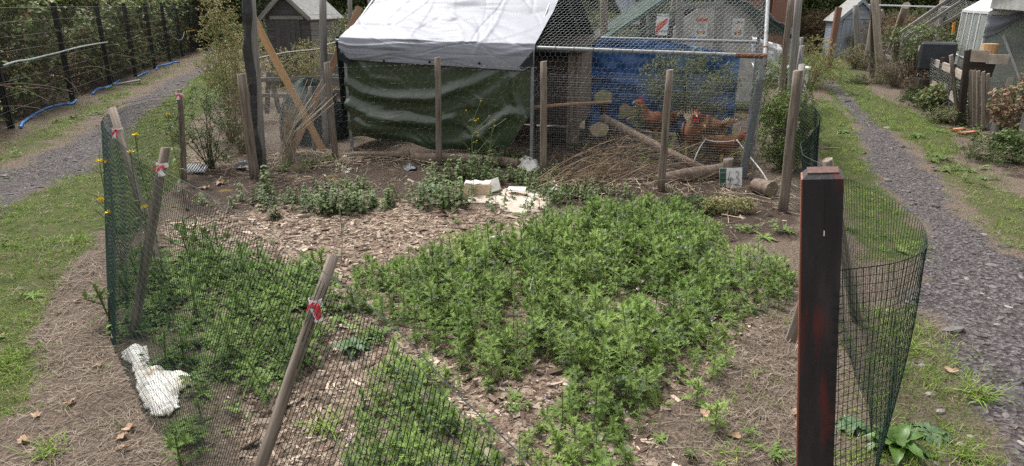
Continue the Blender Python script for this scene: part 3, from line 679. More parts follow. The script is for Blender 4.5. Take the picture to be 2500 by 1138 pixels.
# thistle bed
tt = [T_thistle(.26, 20), T_thistle(.22, 18, .15, .085), T_thistle(.31, 24, .11, .06), T_thistle(.15, 16, .16, .08), T_thistle(.24, 19), T_thistle(.12, 12, .13, .07), T_thistle(.28, 15, .10, .05)]
def poisson(X, Y, r):
    """thin random points to a minimum spacing"""
    cell = {}; out = []
    for i in range(len(X)):
        a, b = int(X[i]//r), int(Y[i]//r); ok = True
        for da in (-1, 0, 1):
            for db in (-1, 0, 1):
                for j in cell.get((a+da, b+db), ()):
                    if (X[i]-X[j])**2+(Y[i]-Y[j])**2 < r*r: ok = False
        if ok: cell.setdefault((a, b), []).append(i); out.append(i)
    return np.array(out)
X = RNG.uniform(-2.5, 3.0, 40000); Y = RNG.uniform(1.3, 6.2, 40000)
m = mask('thistle', X, Y, .05, .12)*(1-mask('hole', X, Y, .05, .05))
m = np.maximum(m, mask('thistle_f', X, Y, .05, .06))
gap = (fbm(X*2.6, Y*2.6, 71, 3) > .325) | (RNG.random(len(X)) < .004)
k = (m > .5) & gap; X, Y = X[k], Y[k]; k = poisson(X, Y, .068); X, Y = X[k], Y[k]
ed = np.maximum(sdist('thistle', X, Y), sdist('thistle_f', X, Y))
sc = .88*(.55+.45*np.clip(ed/.25, 0, 1))*(.72+.5*fbm(X*1.8, Y*1.8, 73, 3))*RNG.uniform(.65, 1.2, len(X))
stuff('thistles', tt, ground_pts(X, Y), sc, M['thistle'], .16, rnd=np.clip(RNG.random(len(X))*.5+fbm(X*1.2, Y*1.2, 75)*.6, 0, 1)); print('thistles', len(X))
bz = RNG.choice(len(X), 70, replace=False)
bt = TB()
for i in range(10):
    a = rdir(random.uniform(-.3, 1.4)); bt.tri(Vector((0, 0, 0)), a*.9+Vector((.2, 0, .3)), a+Vector((-.1, .25, 0)), random.uniform(0, .3))
stuff('thistle_buds', [bt.out()], np.stack([X[bz], Y[bz], hz(X[bz], Y[bz])+.27*sc[bz]+.02], -1), .016, M['purpleflower'], .4)
# low weeds behind the mesh
lt = [T_low() for _ in range(6)]; rt = [T_rosette() for _ in range(5)]
X = RNG.uniform(-3.2, .6, 30000); Y = RNG.uniform(1.6, 5.2, 30000)
m = mask('weeds_f', X, Y, .05, .12)*(sdist('cloth', X, Y) < -.015)*np.clip(fbm(X*2.5, Y*2.5, 81, 3)*4-1.1, 0, 1)
m = m*np.clip(fbm(X*4, Y*4, 87, 3)*5-1.9, .04, 1); k = RNG.random(len(X)) < m*1.1; X, Y = X[k], Y[k]; k = poisson(X, Y, .045); X, Y = X[k], Y[k]
stuff('low_weeds', lt+rt+gt[:2]+[T_thistle(.13, 12, .09, .04), T_thistle(.16, 12, .09, .04), T_thistle(.2, 12, .1, .05)], ground_pts(X, Y), RNG.uniform(.7, 1.5, len(X))*(.6+.8*fbm(X*2, Y*2, 83)), M['lowweed'], .2); print('low', len(X))
# scattered green weeds in the soil, chips and along the paths
X, Y = sample(14000, 1.5, 18, 1.1)
cl = np.clip(fbm(X*1.3, Y*1.3, 91, 4)*6-3.3, 0, 1)
m = cl*np.maximum.reduce([mask('soil', X, Y)*.8, mask('chips', X, Y)*.25, mask('grass_r2', X, Y)*.8, mask('grass_r3', X, Y)*.8, mask('grass_l', X, Y)*.18, mask('plots_r', X, Y)*.9, mask('verge_l', X, Y)*.5, mask('grass_r', X, Y)*.3, mask('straw_r', X, Y)*.2])*(1-mask('gravel_r', X, Y, .1, .15))
k = RNG.random(len(X)) < m; X, Y = X[k], Y[k]
stuff('scattered_weeds', lt+rt, ground_pts(X, Y), RNG.uniform(.6, 1.3, len(X))*np.clip(.7+Y*.06, .7, 1.4), M['lowweed'], .2); print('weeds', len(X))
# ================================================================== BLACK MESH FENCE and the bramble bank behind it
FH = 1.72
def FP(Y, z=0.0, off=0.0): return Vector((fence_x(Y)+off, Y, z))
fy = [7.3, 9.98, 12.8, 15.4, 17.75, 20.1, 22.4, 24.7, 27.1, 29.5, 32.0]
fence = thing('mesh_fence', 'long black welded mesh fence in front of the bramble bank', 'fence', FP(12, 0))
for y in fy:
    p = FP(y); q = p+Vector((0, 0, FH+.05))
    t = Vector((FSL, 1, 0)).normalized()
    plank('post', p+Vector((0, 0, -.1)), q, .085, .06, M['blackpaint'], fence, ref=t, j=.001)
tdir = Vector((FSL, 1, 0)).normalized()
for a, b in zip(fy[:-1], fy[1:]):
    A, B = FP(a, .06, .045), FP(b, .06, .045); W = (B-A).length
    step = .055 if a < 16 else .11
    segs = [((A+(B-A)*(i*step/W)), (A+(B-A)*(i*step/W)+Vector((0, 0, FH-.08)))) for i in range(1, int(W/step))]
    segs += [(A+Vector((0, 0, z)), B+Vector((0, 0, z))) for z in np.linspace(0, FH-.08, 9)]
    wire_obj('mesh_panel', segs, .0022 if a < 16 else .003, M['greymesh'], fence)
# brambles and the hedge on the bank
def cloud(n, x0, x1, y0, y1, z0, z1, fn, dens=None):
    X = RNG.uniform(x0, x1, n); Y = RNG.uniform(y0, y1, n); Z = RNG.uniform(z0, z1, n); return fn(X, Y, Z)
sp = [T_spray() for _ in range(8)]; fine = [T_fine() for _ in range(8)]
n = 42000
Yb = 7+(34-7)*RNG.random(n)**1.5; dp = RNG.random(n)**1.3*2.6; Zb = RNG.random(n)**.8*2.3
Xb = fence_x(Yb)-.12-dp
keep = (Zb < 1.9+dp*.5-.2+fbm(Yb*.8, dp, 5)*.5) & (fbm(Yb*1.0, Zb*1.5+dp, 101, 3) > .46) & (Zb > dp*.45) & (RNG.random(n) < .35+.5*Zb)
Xb, Yb, Zb = Xb[keep], Yb[keep], Zb[keep]
stuff('brambles', sp, np.stack([Xb, Yb, Zb+hz(Xb, Yb)*.4], -1), (1.25+Yb*.04)*RNG.uniform(.7, 1.2, len(Xb)), M['bramble'], .6, rnd=np.clip(RNG.random(len(Xb))*.5+.75*fbm(Yb*.9, Zb*1.2, 55)-.1, 0, 1))
n = 7000; Yb = 7+27*RNG.random(n)**1.4; Xb = fence_x(Yb)-.05-RNG.random(n)*1.2
cl = fbm(Yb*.7, Xb, 9) > .52; Xb, Yb = Xb[cl], Yb[cl]
stuff('dead_bramble_leaves', sp, np.stack([Xb, Yb, RNG.random(len(Xb))*1.2], -1), .7, M['deadfern'], .8)
segs = []
for i in range(200):
    y = 7+24*random.random()**1.4; p = Vector((fence_x(y)-random.uniform(.1, 1.4), y, random.uniform(0, .6))); d = rdir(random.uniform(.5, 1.3))
    for k in range(6):
        q = p+d*random.uniform(.15, .35); segs.append((p, q)); p = q; d = (d+Vector((random.uniform(-.3, .3), random.uniform(-.4, .4), -.22))).normalized()
o = wire_obj('bramble_stems', segs, .004, M['twig']); o['kind'] = 'stuff'
# litter and pipe at the foot of the fence
def hose(name, pts, r, m, label, cat, lift=.02):
    mb = MB(); P = [Vector(p) for p in pts]; Q = []
    for i in range(len(P)-1):
        for k in range(5):
            t = k/5; p0 = P[max(i-1, 0)]; p1 = P[i]; p2 = P[i+1]; p3 = P[min(i+2, len(P)-1)]
            Q.append(.5*((2*p1)+(p2-p0)*t+(2*p0-5*p1+4*p2-p3)*t*t+(3*p1-p0-3*p2+p3)*t**3))
    Q.append(P[-1]); mb.tube(Q, r, 8); o = mb.obj(name, m, smooth=True); recentre(o); return tag(o, label, cat)
def gl_(px, py, dz=.025): p = GG(px, py); p.z += dz; return p
hose('water_pipe', [gl_(52, 316), gl_(58, 303), gl_(85, 282), gl_(115, 268), gl_(150, 258), gl_(175, 256), gl_(187, 249)], .02, M['bluehose'], 'longest stretch of blue water pipe along the fence, nearest the gravel track', 'pipe')
hose('water_pipe', [gl_(227, 232), gl_(238, 220), gl_(262, 217), gl_(275, 210), gl_(292, 199)], .022, M['bluehose'], 'humped piece of blue water pipe by the pale broken board', 'pipe')
hose('water_pipe', [gl_(336, 189), gl_(350, 183), gl_(364, 178)], .02, M['bluehose'], 'short straight piece of blue pipe between two fence posts in mid distance', 'pipe')
hose('water_pipe', [gl_(382, 172), gl_(387, 163), gl_(410, 160), gl_(425, 154), (gl_(438, 154))], .022, M['bluehose'], 'blue pipe with a kink at its near end beside the fence foot', 'pipe')
hose('water_pipe', [gl_(505, 131), gl_(515, 125), gl_(530, 126), gl_(545, 120)], .025, M['bluehose'], 'farthest piece of blue pipe where the track disappears', 'pipe')
def on_fence(px, py, off=.08):
    # the point of the fence plane seen at this place of the photograph
    u, v = (px-CX)/FPX, (py-CY)/FPX; dx, dy, dz = u, CP-v*SP, -(SP+v*CP)
    t = (FX0-FSL*10+off)/(dx-FSL*dy); return Vector((dx*t, dy*t, HC+dz*t))
hose('hose', [on_fence(x, y) for x, y in ((8, 160), (40, 150), (75, 145), (110, 136), (140, 129), (185, 117), (230, 108), (262, 103))], .014, M['greyhose'], 'pale grey hose strung along the middle of the black fence', 'hose')
hose('hose', [on_fence(x, y) for x, y in ((415, 75), (425, 92), (438, 98), (446, 92), (450, 78))], .014, M['greyhose'], 'pale hose looped in a sag on the far part of the fence', 'hose')
hose('hose', [on_fence(x, y) for x, y in ((457, 97), (459, 90), (455, 78), (462, 76), (475, 75), (510, 75))], .018, M['yellowhose'], 'thin yellow hose hung on the far part of the fence', 'hose')
p = gl_(298, 208, .05); o = plank('broken_board', p-Vector((.15, .05, .04)), p+Vector((.3, .25, .03)), .2, .03, M['greywood'], ref=(0, 0, 1)); tag(o, 'pale broken board lying beside the humped blue pipe', 'board')

# ================================================================== GREEN PLASTIC MESH FENCES
def catmull(P, n):
    P = [Vector(p) for p in P]; out = []
    for i in range(len(P)-1):
        for k in range(n):
            t = k/n; a = P[max(i-1, 0)]; b = P[i]; c = P[i+1]; d = P[min(i+2, len(P)-1)]
            out.append(.5*((2*b)+(c-a)*t+(2*a-5*b+4*c-d)*t*t+(3*b-a-3*c+d)*t**3))
    out.append(P[-1]); return out
def resample(P, n):
    L = [0]
    for a, b in zip(P[:-1], P[1:]): L.append(L[-1]+(b-a).length)
    out = []; j = 0
    for i in range(n):
        s = L[-1]*i/(n-1)
        while j < len(P)-2 and L[j+1] < s: j += 1
        t = (s-L[j])/max(1e-9, L[j+1]-L[j]); out.append(P[j].lerp(P[j+1], t))
    return out
def mesh_net(base, top, parent, pitch=.022, rows=.032, r=.00135, belly=.03, name='netting'):
    """plastic garden mesh between a line on the ground and its upper edge (matching control points)"""
    B = catmull(base, 10); T = catmull(top, 10)
    L = sum((b-a).length for a, b in zip(T[:-1], T[1:])); n = int(L/pitch)
    # keep matching parameters: resample both by the average arc length
    s = [0]
    for i in range(1, len(B)): s.append(s[-1]+((B[i]-B[i-1]).length+(T[i]-T[i-1]).length)/2)
    def at(P, q):
        q *= s[-1]; j = min(np.searchsorted(s, q, side='right')-1, len(s)-2); t = (q-s[j])/(s[j+1]-s[j]); return P[j].lerp(P[j+1], t)
    Hh = sum((b-a).length for a, b in zip(B, T))/len(B); m = int(Hh/rows); V = np.empty((n+1, m+1, 3))
    for i in range(n+1):
        b, t = at(B, i/n), at(T, i/n); bulge = belly*math.sin(i*.11)
        nrm = Vector((-(t-b).y, (t-b).x, 0))
        for j in range(m+1):
            q = j/m; p = b.lerp(t, q); w = belly*math.sin(math.pi*q)*math.sin(i*.045+1.3*q)+.006*math.sin(i*.31+q*9)
            V[i, j] = (p.x+w*.7, p.y-w*.5, p.z+.004*math.sin(i*.2+j*.5))
    a = [V[i, ::2] for i in range(n+1)]
    P0 = np.concatenate([x[:-1] for x in a]); P1 = np.concatenate([x[1:] for x in a])
    h0 = V[:-1].reshape(-1, 3); h1 = V[1:].reshape(-1, 3)
    top0 = V[:-1, m]; top1 = V[1:, m]
    rr = np.concatenate([np.full(len(P0), r), np.full(len(h0), r*.85), np.full(len(top0), r*1.5)])
    VV, FF = wires(np.concatenate([P0, h0, top0]), np.concatenate([P1, h1, top1]), rr)
    return add(name, new_mesh(name, VV, FF), M['greenplastic'], parent)
def tape(st, p, r, both=True, dropx=.03):
    """a bow of red and white barrier tape round a stake"""
    mb = MB(); mb.tube([Vector(p)+Vector((0, 0, -.012)), Vector(p)+Vector((0, 0, .014))], r*1.12, 12, cap=False)
    o = mb.obj('tape', M['tape_w'], st); solid(o, .001)
    mb = MB()
    for k in range(3):
        a = Vector(p)+Vector((random.uniform(-.01, .01), -r*1.15, 0)); d = Vector((random.uniform(-1, 1)*.8, -.4, random.uniform(-.9, .3)))*.022
        w = Vector((.009, .002, .006)); mb.quad(a-w, a+w, a+d+w, a+d-w*.6); mb.quad(a+d-w*.6, a+d+w, a+d*1.5+w+Vector((0, 0, -.015)), a+d*1.5-w+Vector((0, 0, -.02)))
    o = mb.obj('tape', M['tape_r'], st); solid(o, .0012)
    mb = MB()
    for k in range(2):
        a = Vector(p)+Vector((random.uniform(-.01, .01), -r*1.2, -.005)); d = Vector((random.uniform(-.5, .5), -.3, -1))*.028; w = Vector((.009, .002, .004))
        mb.quad(a-w, a+w, a+d+w*1.2, a+d-w*.8); mb.quad(a+d-w*.8, a+d+w*1.2, a+d*1.6+w+Vector((.01, 0, 0)), a+d*1.6-w)
    o = mb.obj('tape', M['tape_w'], st); solid(o, .0012)
# left run: from the far stake round the corner and back towards the viewer
Z9 = .93
lb = [G(447, 440), G(390, 500), G(335, 575), G(292, 660), G(266, 745), G(270, 830), G(300, 900), G(345, 1000), G(440, 1138), Vector((-1.02, 1.86, 0)), Vector((-.62, 1.42, 0)), Vector((-.25, 1.0, 0))]
lt_ = [AT(437, 232, 6.8), G(345, 244, .90), G(292, 258, .90), G(252, 278, .92), G(249, 292, .94), G(285, 328, .95), G(335, 372, .95), G(400, 415, .95), G(565, 510, .95), G(760, 640, .95), G(950, 790, .95), G(1290, 1138, .95)]
lf = thing('garden_mesh_fence', 'dark green plastic mesh fence on leaning stakes tied with red and white tape', 'fence', lb[5])
mesh_net(lb, lt_, lf, pitch=.023, rows=.036, r=.0012)
def stake_at(bp, tp, tz, r, parent=None, matn='oldwood', n=12, name='stake', by=None):
    b = G(*bp) if not isinstance(bp, Vector) else bp
    t = G(*tp, tz) if tz is not None else AT(*tp, by or b.y)
    return post(name, b+Vector((0, 0, -.05)), t, r*1.05, M[matn], parent, r2=r*.95, n=n), b, t
s, b, t = stake_at(Vector((-2.22, 4.0, 0)), (272, 268), 1.05, .027, lf); q = b.lerp(t, .88); tape(s, q, .03)
s, b, t = stake_at(G(285, 832)+Vector((.05, .05, 0)), (404, 360), 1.02, .026, lf); tape(s, b.lerp(t, .91), .026)
s, b, t = stake_at(Vector((-.93, 1.56, 0)), (812, 622), .98, .0185, lf); tape(s, b.lerp(t, .86), .0185)
s, b, t = stake_at((449, 442), (437, 218), None, .028, lf, by=6.85); tape(s, b.lerp(t, .95), .03)
# right run, tied to the painted post
rb = [Vector((2.56, 6.3, 0)), Vector((2.52, 5.6, 0)), Vector((2.35, 4.9, 0)), Vector((2.1, 4.3, 0)), Vector((1.85, 3.6, 0)), Vector((1.72, 3.0, 0)), Vector((1.58, 2.55, 0)), Vector((1.46, 2.28, 0)), Vector((1.36, 2.1, 0)), Vector((1.15, 1.95, 0))]
rt_ = [G(1962, 240, .92), G(2000, 275, .92), G(1992, 312, .93), G(1957, 352, .93), G(1972, 386, .93), G(2060, 427, .94), G(2200, 500, .95), G(2270, 588, .95), G(2195, 640, .96), G(2046, 661, .97)]
rf = thing('garden_mesh_fence', 'dark green plastic mesh fence bulging out between the painted post and the gravel path', 'fence', rb[5])
mesh_net(rb, rt_, rf, pitch=.026, rows=.03, belly=.015)
stake_at(Vector((2.02, 3.55, 0)), (2022, 388), .98, .028, rf)
# the post
pp = thing('gate_post', 'thick square timber post painted black, worn to red, at the near end of the mesh', 'post', Vector((.95, 1.93, 0)))
def post_mesh():
    w, d, h, c = .108, .092, 1.298, .013; v = []; f = []
    zs = [0, .3, .6, .85, 1.05, 1.18, h-c]; n = len(zs)
    for z in zs:
        for x, y in ((-1, -1), (1, -1), (1, 1), (-1, 1)):
            v.append((x*w/2+random.uniform(-.0015, .0015), y*d/2+random.uniform(-.0015, .0015), z))
    for x, y in ((-1, -1), (1, -1), (1, 1), (-1, 1)): v.append((x*(w/2-c), y*(d/2-c), h))
    for i in range(n):
        for k in range(4): f.append((i*4+k, i*4+(k+1) % 4, (i+1)*4+(k+1) % 4, (i+1)*4+k))
    f.append((n*4, n*4+1, n*4+2, n*4+3)); return v, f
pT, pB = Vector((.905, 1.93, 1.32)), Vector((1.064, 1.93, 0))
pz = (pT-pB).normalized(); px_ = Vector((math.cos(R(-21)), math.sin(R(-21)), 0)); px_ = (px_-pz*px_.dot(pz)).normalized(); py_ = pz.cross(px_)
Mp = Matrix.Translation(pB) @ Matrix((px_, py_, pz)).transposed().to_4x4()
v, f = post_mesh(); add('painted_face', new_mesh('painted_face', v, f), M['postpaint'], pp, Mp)
o = plank('bare_edge', Mp@Vector((-.0555, 0, .0)), Mp@Vector((-.0555, 0, 1.282)), .086, .006, M['redtimber'], pp, ref=Mp.to_3x3()@Vector((1, 0, 0)))
o = add('bare_top', new_mesh('bare_top', [(x, y, z) for z in (1.2982, 1.3012) for x, y in ((-.042, -.034), (.042, -.034), (.042, .034), (-.042, .034))], [(4,5,6,7),(0,1,5,4),(1,2,6,5),(2,3,7,6),(3,0,4,7)]), M['topgrain'], pp, Mp)
mb = MB(); mb.box((0, 0, 0), (.0018, .002, .14)); mb.obj('split', M['black'], pp, M=Mp@Matrix.Translation((.006, -.0463, 1.20)))
mb = MB(); mb.box((0, 0, 0), (.003, .002, .016)); mb.obj('nick', M['tape_w'], pp, M=Mp@Matrix.Translation((.006, -.0466, 1.12)))
for k in range(22):                                           # cut mesh ends hooked on the post
    z = .06+k*.041; a = Mp@Vector((.046, -.048, z)); mb = MB(); mb.tube([a+Vector((-.012, -.004, random.uniform(-.004, .006))), a+Vector((.004, -.008, 0)), a+Vector((.02, .0, 0))], .0016, 5); mb.obj('mesh_end', M['greenplastic'], rf)
b = G(1928, 838); o = plank('leaning_board', b, b+Vector((.09, .05, .36)), .055, .022, M['oldwood'], ref=(.3, 1, 0)); tag(o, 'short board leaning behind the painted post at the edge of the dry grass', 'board')

# ================================================================== WIRE FENCE with round stakes in front of the run
wf = thing('wire_fence', 'chicken wire fence on round stakes in front of the tarpaulin run', 'fence', G(1326, 430))
wst = [((820, 392), (800, 152)), ((1073, 402), (1067, 140)), ((1326, 428), (1328, 150)), ((1615, 467), (1637, 170)), ((1913, 518), (1950, 172))]
wb = []
for (bp, tp) in wst:
    s, b, t = stake_at(bp, tp, None, .036 if bp[0] < 1900 else .042, wf); wb.append((b, t))
s, b, t = stake_at((1908, 515), (1960, 158), None, .03, wf, matn='greywood', by=6.3)
s, b0, t0 = stake_at((622, 432), (590, 180), None, .05, wf)
pts = [(b0, t0)]+wb
for (ba, ta), (bb, tb) in zip(pts[:-1], pts[1:]):
    W = (bb-ba).length; Hh = .98
    fn = lambda u, v, ba=ba, ta=ta, bb=bb, tb=tb: (ba.lerp(ta, v*.93)).lerp(bb.lerp(tb, v*.93), u)+Vector((0, -.05, .02))
    wire_obj('netting', hexnet(fn, W, Hh, .075, warp=.16), .0006, M['greymesh'], wf)

# ================================================================== THE RUN WITH THE TARPAULINS
AN = R(-17.5); ea = Vector((math.cos(AN), math.sin(AN), 0)); eb = Vector((-math.sin(AN), math.cos(AN), 0))
C0 = Vector((-2.12, 8.45, 0))
def LC(s, t, z): return C0+ea*s+eb*t+Vector((0, 0, z))
S1, S2, TD = 2.46, 4.88, 2.5
def ez(s): return 1.335-.016*s
run = thing('chicken_run', 'pipe framed chicken run, white and green tarpaulin over one half, netting over the other', 'chicken run', LC(2.4, 1.2, 0))
def pipe(p0, p1, r=.021, m='galv', name='pipe', n=10):
    mb = MB(); mb.tube([p0, p1], r, n); return mb.obj(name, M[m], run, smooth=False)
RZ = 2.1
pipe(LC(0, 0, ez(0)), LC(S2, 0, ez(S2))); pipe(LC(0, TD, 1.32), LC(S2, TD, 1.27)); pipe(LC(0, TD/2, RZ), LC(S2, TD/2, RZ-.05))
for s_ in (.13, S1, S2):
    pipe(LC(s_, 0, ez(s_)), LC(s_, TD/2, RZ-.01*s_)); pipe(LC(s_, TD/2, RZ-.01*s_), LC(s_, TD, 1.3))
    pipe(LC(s_, TD, 0), LC(s_, TD, 1.3))
for s_ in (.11, S1): pipe(LC(s_, 0, -.1), LC(s_, 0, ez(s_)))
pipe(LC(S2-.03, .0, 1.0), LC(S2, 0, ez(S2)), .026); pipe(LC(S2-.09, -.02, -.1), LC(S2-.02, -.01, 1.03), .042, 'galvd', 'pipe_sleeve', 12)
pipe(LC(S2-.28, 0, ez(S2)), LC(S2+.02, 0, ez(S2)), .0265, 'rust', 'rusty_joint'); pipe(LC(S2, 0, ez(S2)-.1), LC(S2, .12, ez(S2)+.08), .0275, 'rust', 'rusty_joint')
# bands wired round the pipe
for k in range(34):
    s_ = S1+.05+k*.07; mb = MB(); c = LC(s_, 0, ez(s_)); mb.tube([c-ea*.003, c+ea*.003], .0275, 10); 
    if k % 3 == 0: mb.obj('wire_tie', M['galvd'], run)
# white roof tarpaulin: from the ridge over the eave, hanging a little, wrinkled
def wr(u, v, s): return (float(fbm(np.array(u*6.), np.array(v*9.), s, 4))-.5)
NU, NV = 180, 150
def creases(nu, nv, W, Hh, spec, seed):
    """a field of long thin folds; spec rows: count, angle spread, amplitude, width"""
    rg = np.random.default_rng(seed); U, Vv = np.meshgrid(np.linspace(0, W, nu+1), np.linspace(0, Hh, nv+1)); Z = np.zeros_like(U)
    for n, ang0, da, amp, wd in spec:
        for _ in range(n):
            an = ang0+rg.normal(0, da); x0, y0 = rg.uniform(0, W), rg.uniform(0, Hh); L = rg.uniform(.25, 1.3)
            dx, dy = math.cos(an), math.sin(an); t = (U-x0)*dx+(Vv-y0)*dy; d = -(U-x0)*dy+(Vv-y0)*dx-.04*np.sin(t*5+x0*7); e = np.clip(1-(np.abs(t)/L)**2, 0, 1)
            w_ = wd*rg.uniform(.6, 1.5); Z += amp*rg.choice([-1, 1])*rg.uniform(.3, 1)*e*np.exp(-(d/w_)**2)
    return Z
WN = creases(NU, NV, 2.5, 3.2, [(26, 0, .12, .022, .05), (70, 0, .35, .009, .018), (26, 1.2, .5, .008, .02)], 5)
for k, g in enumerate(np.linspace(.1, .9, 6)): WN += -.007*np.exp(-((np.linspace(0, 1, NV+1)[:, None]-g+.004*np.sin(np.linspace(0, 9, NU+1))[None])/.0035)**2)
def white_fn(u, v):
    i, j = int(round(u*NU)), int(round(v*NV)); s_ = .07+u*(S1-.03)
    if v < .4:
        q = v/.4; t = TD+.04-(TD/2+.04)*q; z = 1.30+(RZ+.03-1.30)*q; up = Vector((0, .5, .85))
    elif v < .8:
        q = (v-.4)/.4; t = TD/2-(TD/2+.035)*q; z = RZ+.03-(RZ-ez(s_)-.01)*q; up = Vector((0, -.5, .85)); z -= .035*math.sin(math.pi*q)
    else:
        q = (v-.8)/.2; t = -.035-.035*math.sin(q*2.2); z = ez(s_)+.04-q*(.25+.04*u); up = Vector((0, -1, .1))
    s_ += (.09+.07*(1-u))*max(0, t)/1.25
    d = WN[j, i]
    p = LC(s_, t, z); p = p+(eb*up.y+Vector((0, 0, up.z)))*d
    if v > .8:
        e = max(0, abs(u-.5)*2-.9)/.1; p += Vector((0, 0, .08*e*((v-.8)/.2)))
    return p
mb = MB(); mb.grid(white_fn, NU, NV); o = mb.obj('white_tarpaulin', M['whitetarp'], run, smooth=True); wt_o = o
mb = MB(); mb.grid(lambda u, v: white_fn(u, v*.995)-Vector((0, 0, .012))-eb*(.012 if v < .4 else -.012), 40, 40); o = mb.obj('tarpaulin_lining', M['tarpback'], run, smooth=True)
def eyelet(p, parent, nrm=None, r=.012, m='galv'):
    mb = MB(); d = nrm or -eb; d = d.normalized()
    ring = []
    a = d.cross(Vector((0, 0, 1))).normalized(); b = a.cross(d)
    for k in range(13): ring.append(Vector(p)+d*.012+a*math.cos(k/12*6.283)*r+b*math.sin(k/12*6.283)*r)
    mb.tube(ring, .0035, 5, cap=False); mb.tube([Vector(p)+d*.006, Vector(p)+d*.009], r*.8, 8)
    mb.obj('eyelet', M['black'] if m == 'k' else M[m], parent, smooth=True)
for u in (.02, .25, .49, .74, .975): eyelet(LC(.07+u*(S1-.03), -.085, ez(1)-.20+(.09 if u in (.02, .975) else 0)), wt_o, m='k' if .02 < u < .97 else 'galv', r=.013)
for u, sx in ((.0, 1), (1.0, -1)):
    mb = MB(); p = LC(.06+u*(S1-.03), -.078, ez(1)-.13)
    mb.v = [tuple(p+Vector((0, 0, .08))), tuple(p+Vector((0, 0, -.07))), tuple(p+ea*(sx*.13)+Vector((0, 0, -.12))), tuple(p+ea*(sx*.16)+Vector((0, 0, -.10)))]; mb.f = [(0, 1, 2, 3)]
    o = mb.obj('corner_patch', M['tarpback'], wt_o); solid(o, .004)
# green front tarpaulin with swags
swags = [([(.0, .30), (.10, .43), (.3, .46), (.5, .40), (.72, .22), (.9, .0)], .075, .055), ([(.02, .58), (.14, .70), (.32, .73), (.5, .68), (.68, .52), (.84, .28), (.95, .02)], .10, .07),
         ([(.02, .55), (.06, .78), (.16, .92), (.4, .97)], .09, .05), ([(.62, .98), (.76, .78), (.9, .55)], .06, .06), ([(.08, .0), (.14, .22), (.3, .26)], .035, .04), ([(.93, .02), (.91, .3), (.95, .6)], .04, .035)]
def seg_d(x, y, L):
    b = 9
    for (ax, ay), (bx, by) in zip(L[:-1], L[1:]):
        ex, ey = (bx-ax)*1.9, by-ay; t = max(0, min(1, (((x-ax)*1.9)*ex+(y-ay)*ey)/(ex*ex+ey*ey))); b = min(b, math.hypot((x-ax)*1.9-t*ex, y-ay-t*ey))
    return b
GN = creases(150, 80, 2.4, 1.1, [(16, .0, .35, .012, .05), (34, .3, .9, .0045, .014)], 9)
def green_fn(u, v):
    d = 0
    for L, a, w_ in swags:
        q = seg_d(u, v, L)/w_; d += a*.6*math.exp(-q*q)*(.75+.5*math.sin(u*5+len(L)))
    d += .09*math.exp(-((u-.16)/.14)**2-((v-.86)/.12)**2); d *= min(1, v*6+.15)*min(1, (1-v)*4+.35); d += GN[int(round(v*80)), int(round(u*150))]
    top = ez(u*S1)-.2; bot = .13+.045*math.sin(u*7+.6)+.02*math.sin(u*23)
    s_ = .08+u*(S1-.10)
    if u > .86: s_ -= (u-.86)/.14*max(0, (v-.55)/.45)*.34; bot -= .08*(u-.86)/.14
    z = top+(bot-top)*v
    return LC(s_, .005-d, z)
mb = MB(); mb.grid(green_fn, 150, 80); o = mb.obj('green_tarpaulin', M['greentarp'], run, smooth=True); solid(o, .002)
for u, v in ((.012, .55), (.012, .985), (.19, .985), (.985, .56), (.97, .985)):
    q = green_fn(u, v); eyelet(q-eb*.01, o)
# flapping end gable of the covered half
mb = MB(); mb.grid(lambda u, v: LC(-.03, .05+u*(TD-.1), .14+v*(ez(0)-.1)), 10, 8); o = mb.obj('end_tarpaulin', M['tarpback'], run); solid(o, .003)
mb = MB(); mb.grid(lambda u, v: LC(0+u*S1, TD-.02+.03*math.sin(u*14), .06+v*1.22), 20, 4); o = mb.obj('back_tarpaulin', M['tarpback'], run); solid(o, .003)
# blue rear tarpaulin
BN = fbm(*np.meshgrid(np.linspace(0, 5, 81), np.linspace(0, 3, 41)), 401, 4)-.5
mb = MB(); mb.grid(lambda u, v: LC(S1+.16+u*2.05, TD-.06-BN[int(round(v*40)), int(round(u*80))]*.28-.04*math.exp(-((v-.62+u*.3)/.05)**2), .03+v*(1.24-max(0, u-.5)*.32)), 80, 40)
o = mb.obj('blue_tarpaulin', M['bluetarp'], run, smooth=True); solid(o, .003)
# nettings: hexagonal over the roof, square mesh low down in front
wire_obj('roof_netting', hexnet(lambda u, v: LC(S1+u*(S2-S1), v*TD/2, ez(4)+(RZ-.04-ez(4))*v+.028), S2-S1, 1.46, .052, warp=.07), .0012, M['netwire'], run)
wire_obj('rear_roof_netting', hexnet(lambda u, v: LC(S1+u*(S2-S1), TD-v*TD/2, 1.28+(RZ-1.32)*v+.028), S2-S1, 1.46, .052, warp=.07), .0011, M['finewire'], run)
wire_obj('front_netting', hexnet(lambda u, v: LC(S1+u*(S2-S1), -.03, .75+v*(ez(4)-.75)), S2-S1, .5, .06, warp=.1), .001, M['finewire'], run)
wire_obj('front_mesh', squarenet(lambda u, v: LC(S1+.02+u*(S2-S1-.04), -.045-.012*math.sin(u*9), .02+v*1.0), S2-S1, 1.0, .026, .026, .6), .0007, M['finewire'], run)
wire_obj('end_netting', hexnet(lambda u, v: LC(S2+.02, u*TD, .02+v*1.28), TD, 1.28, .06, warp=.1), .001, M['finewire'], run)
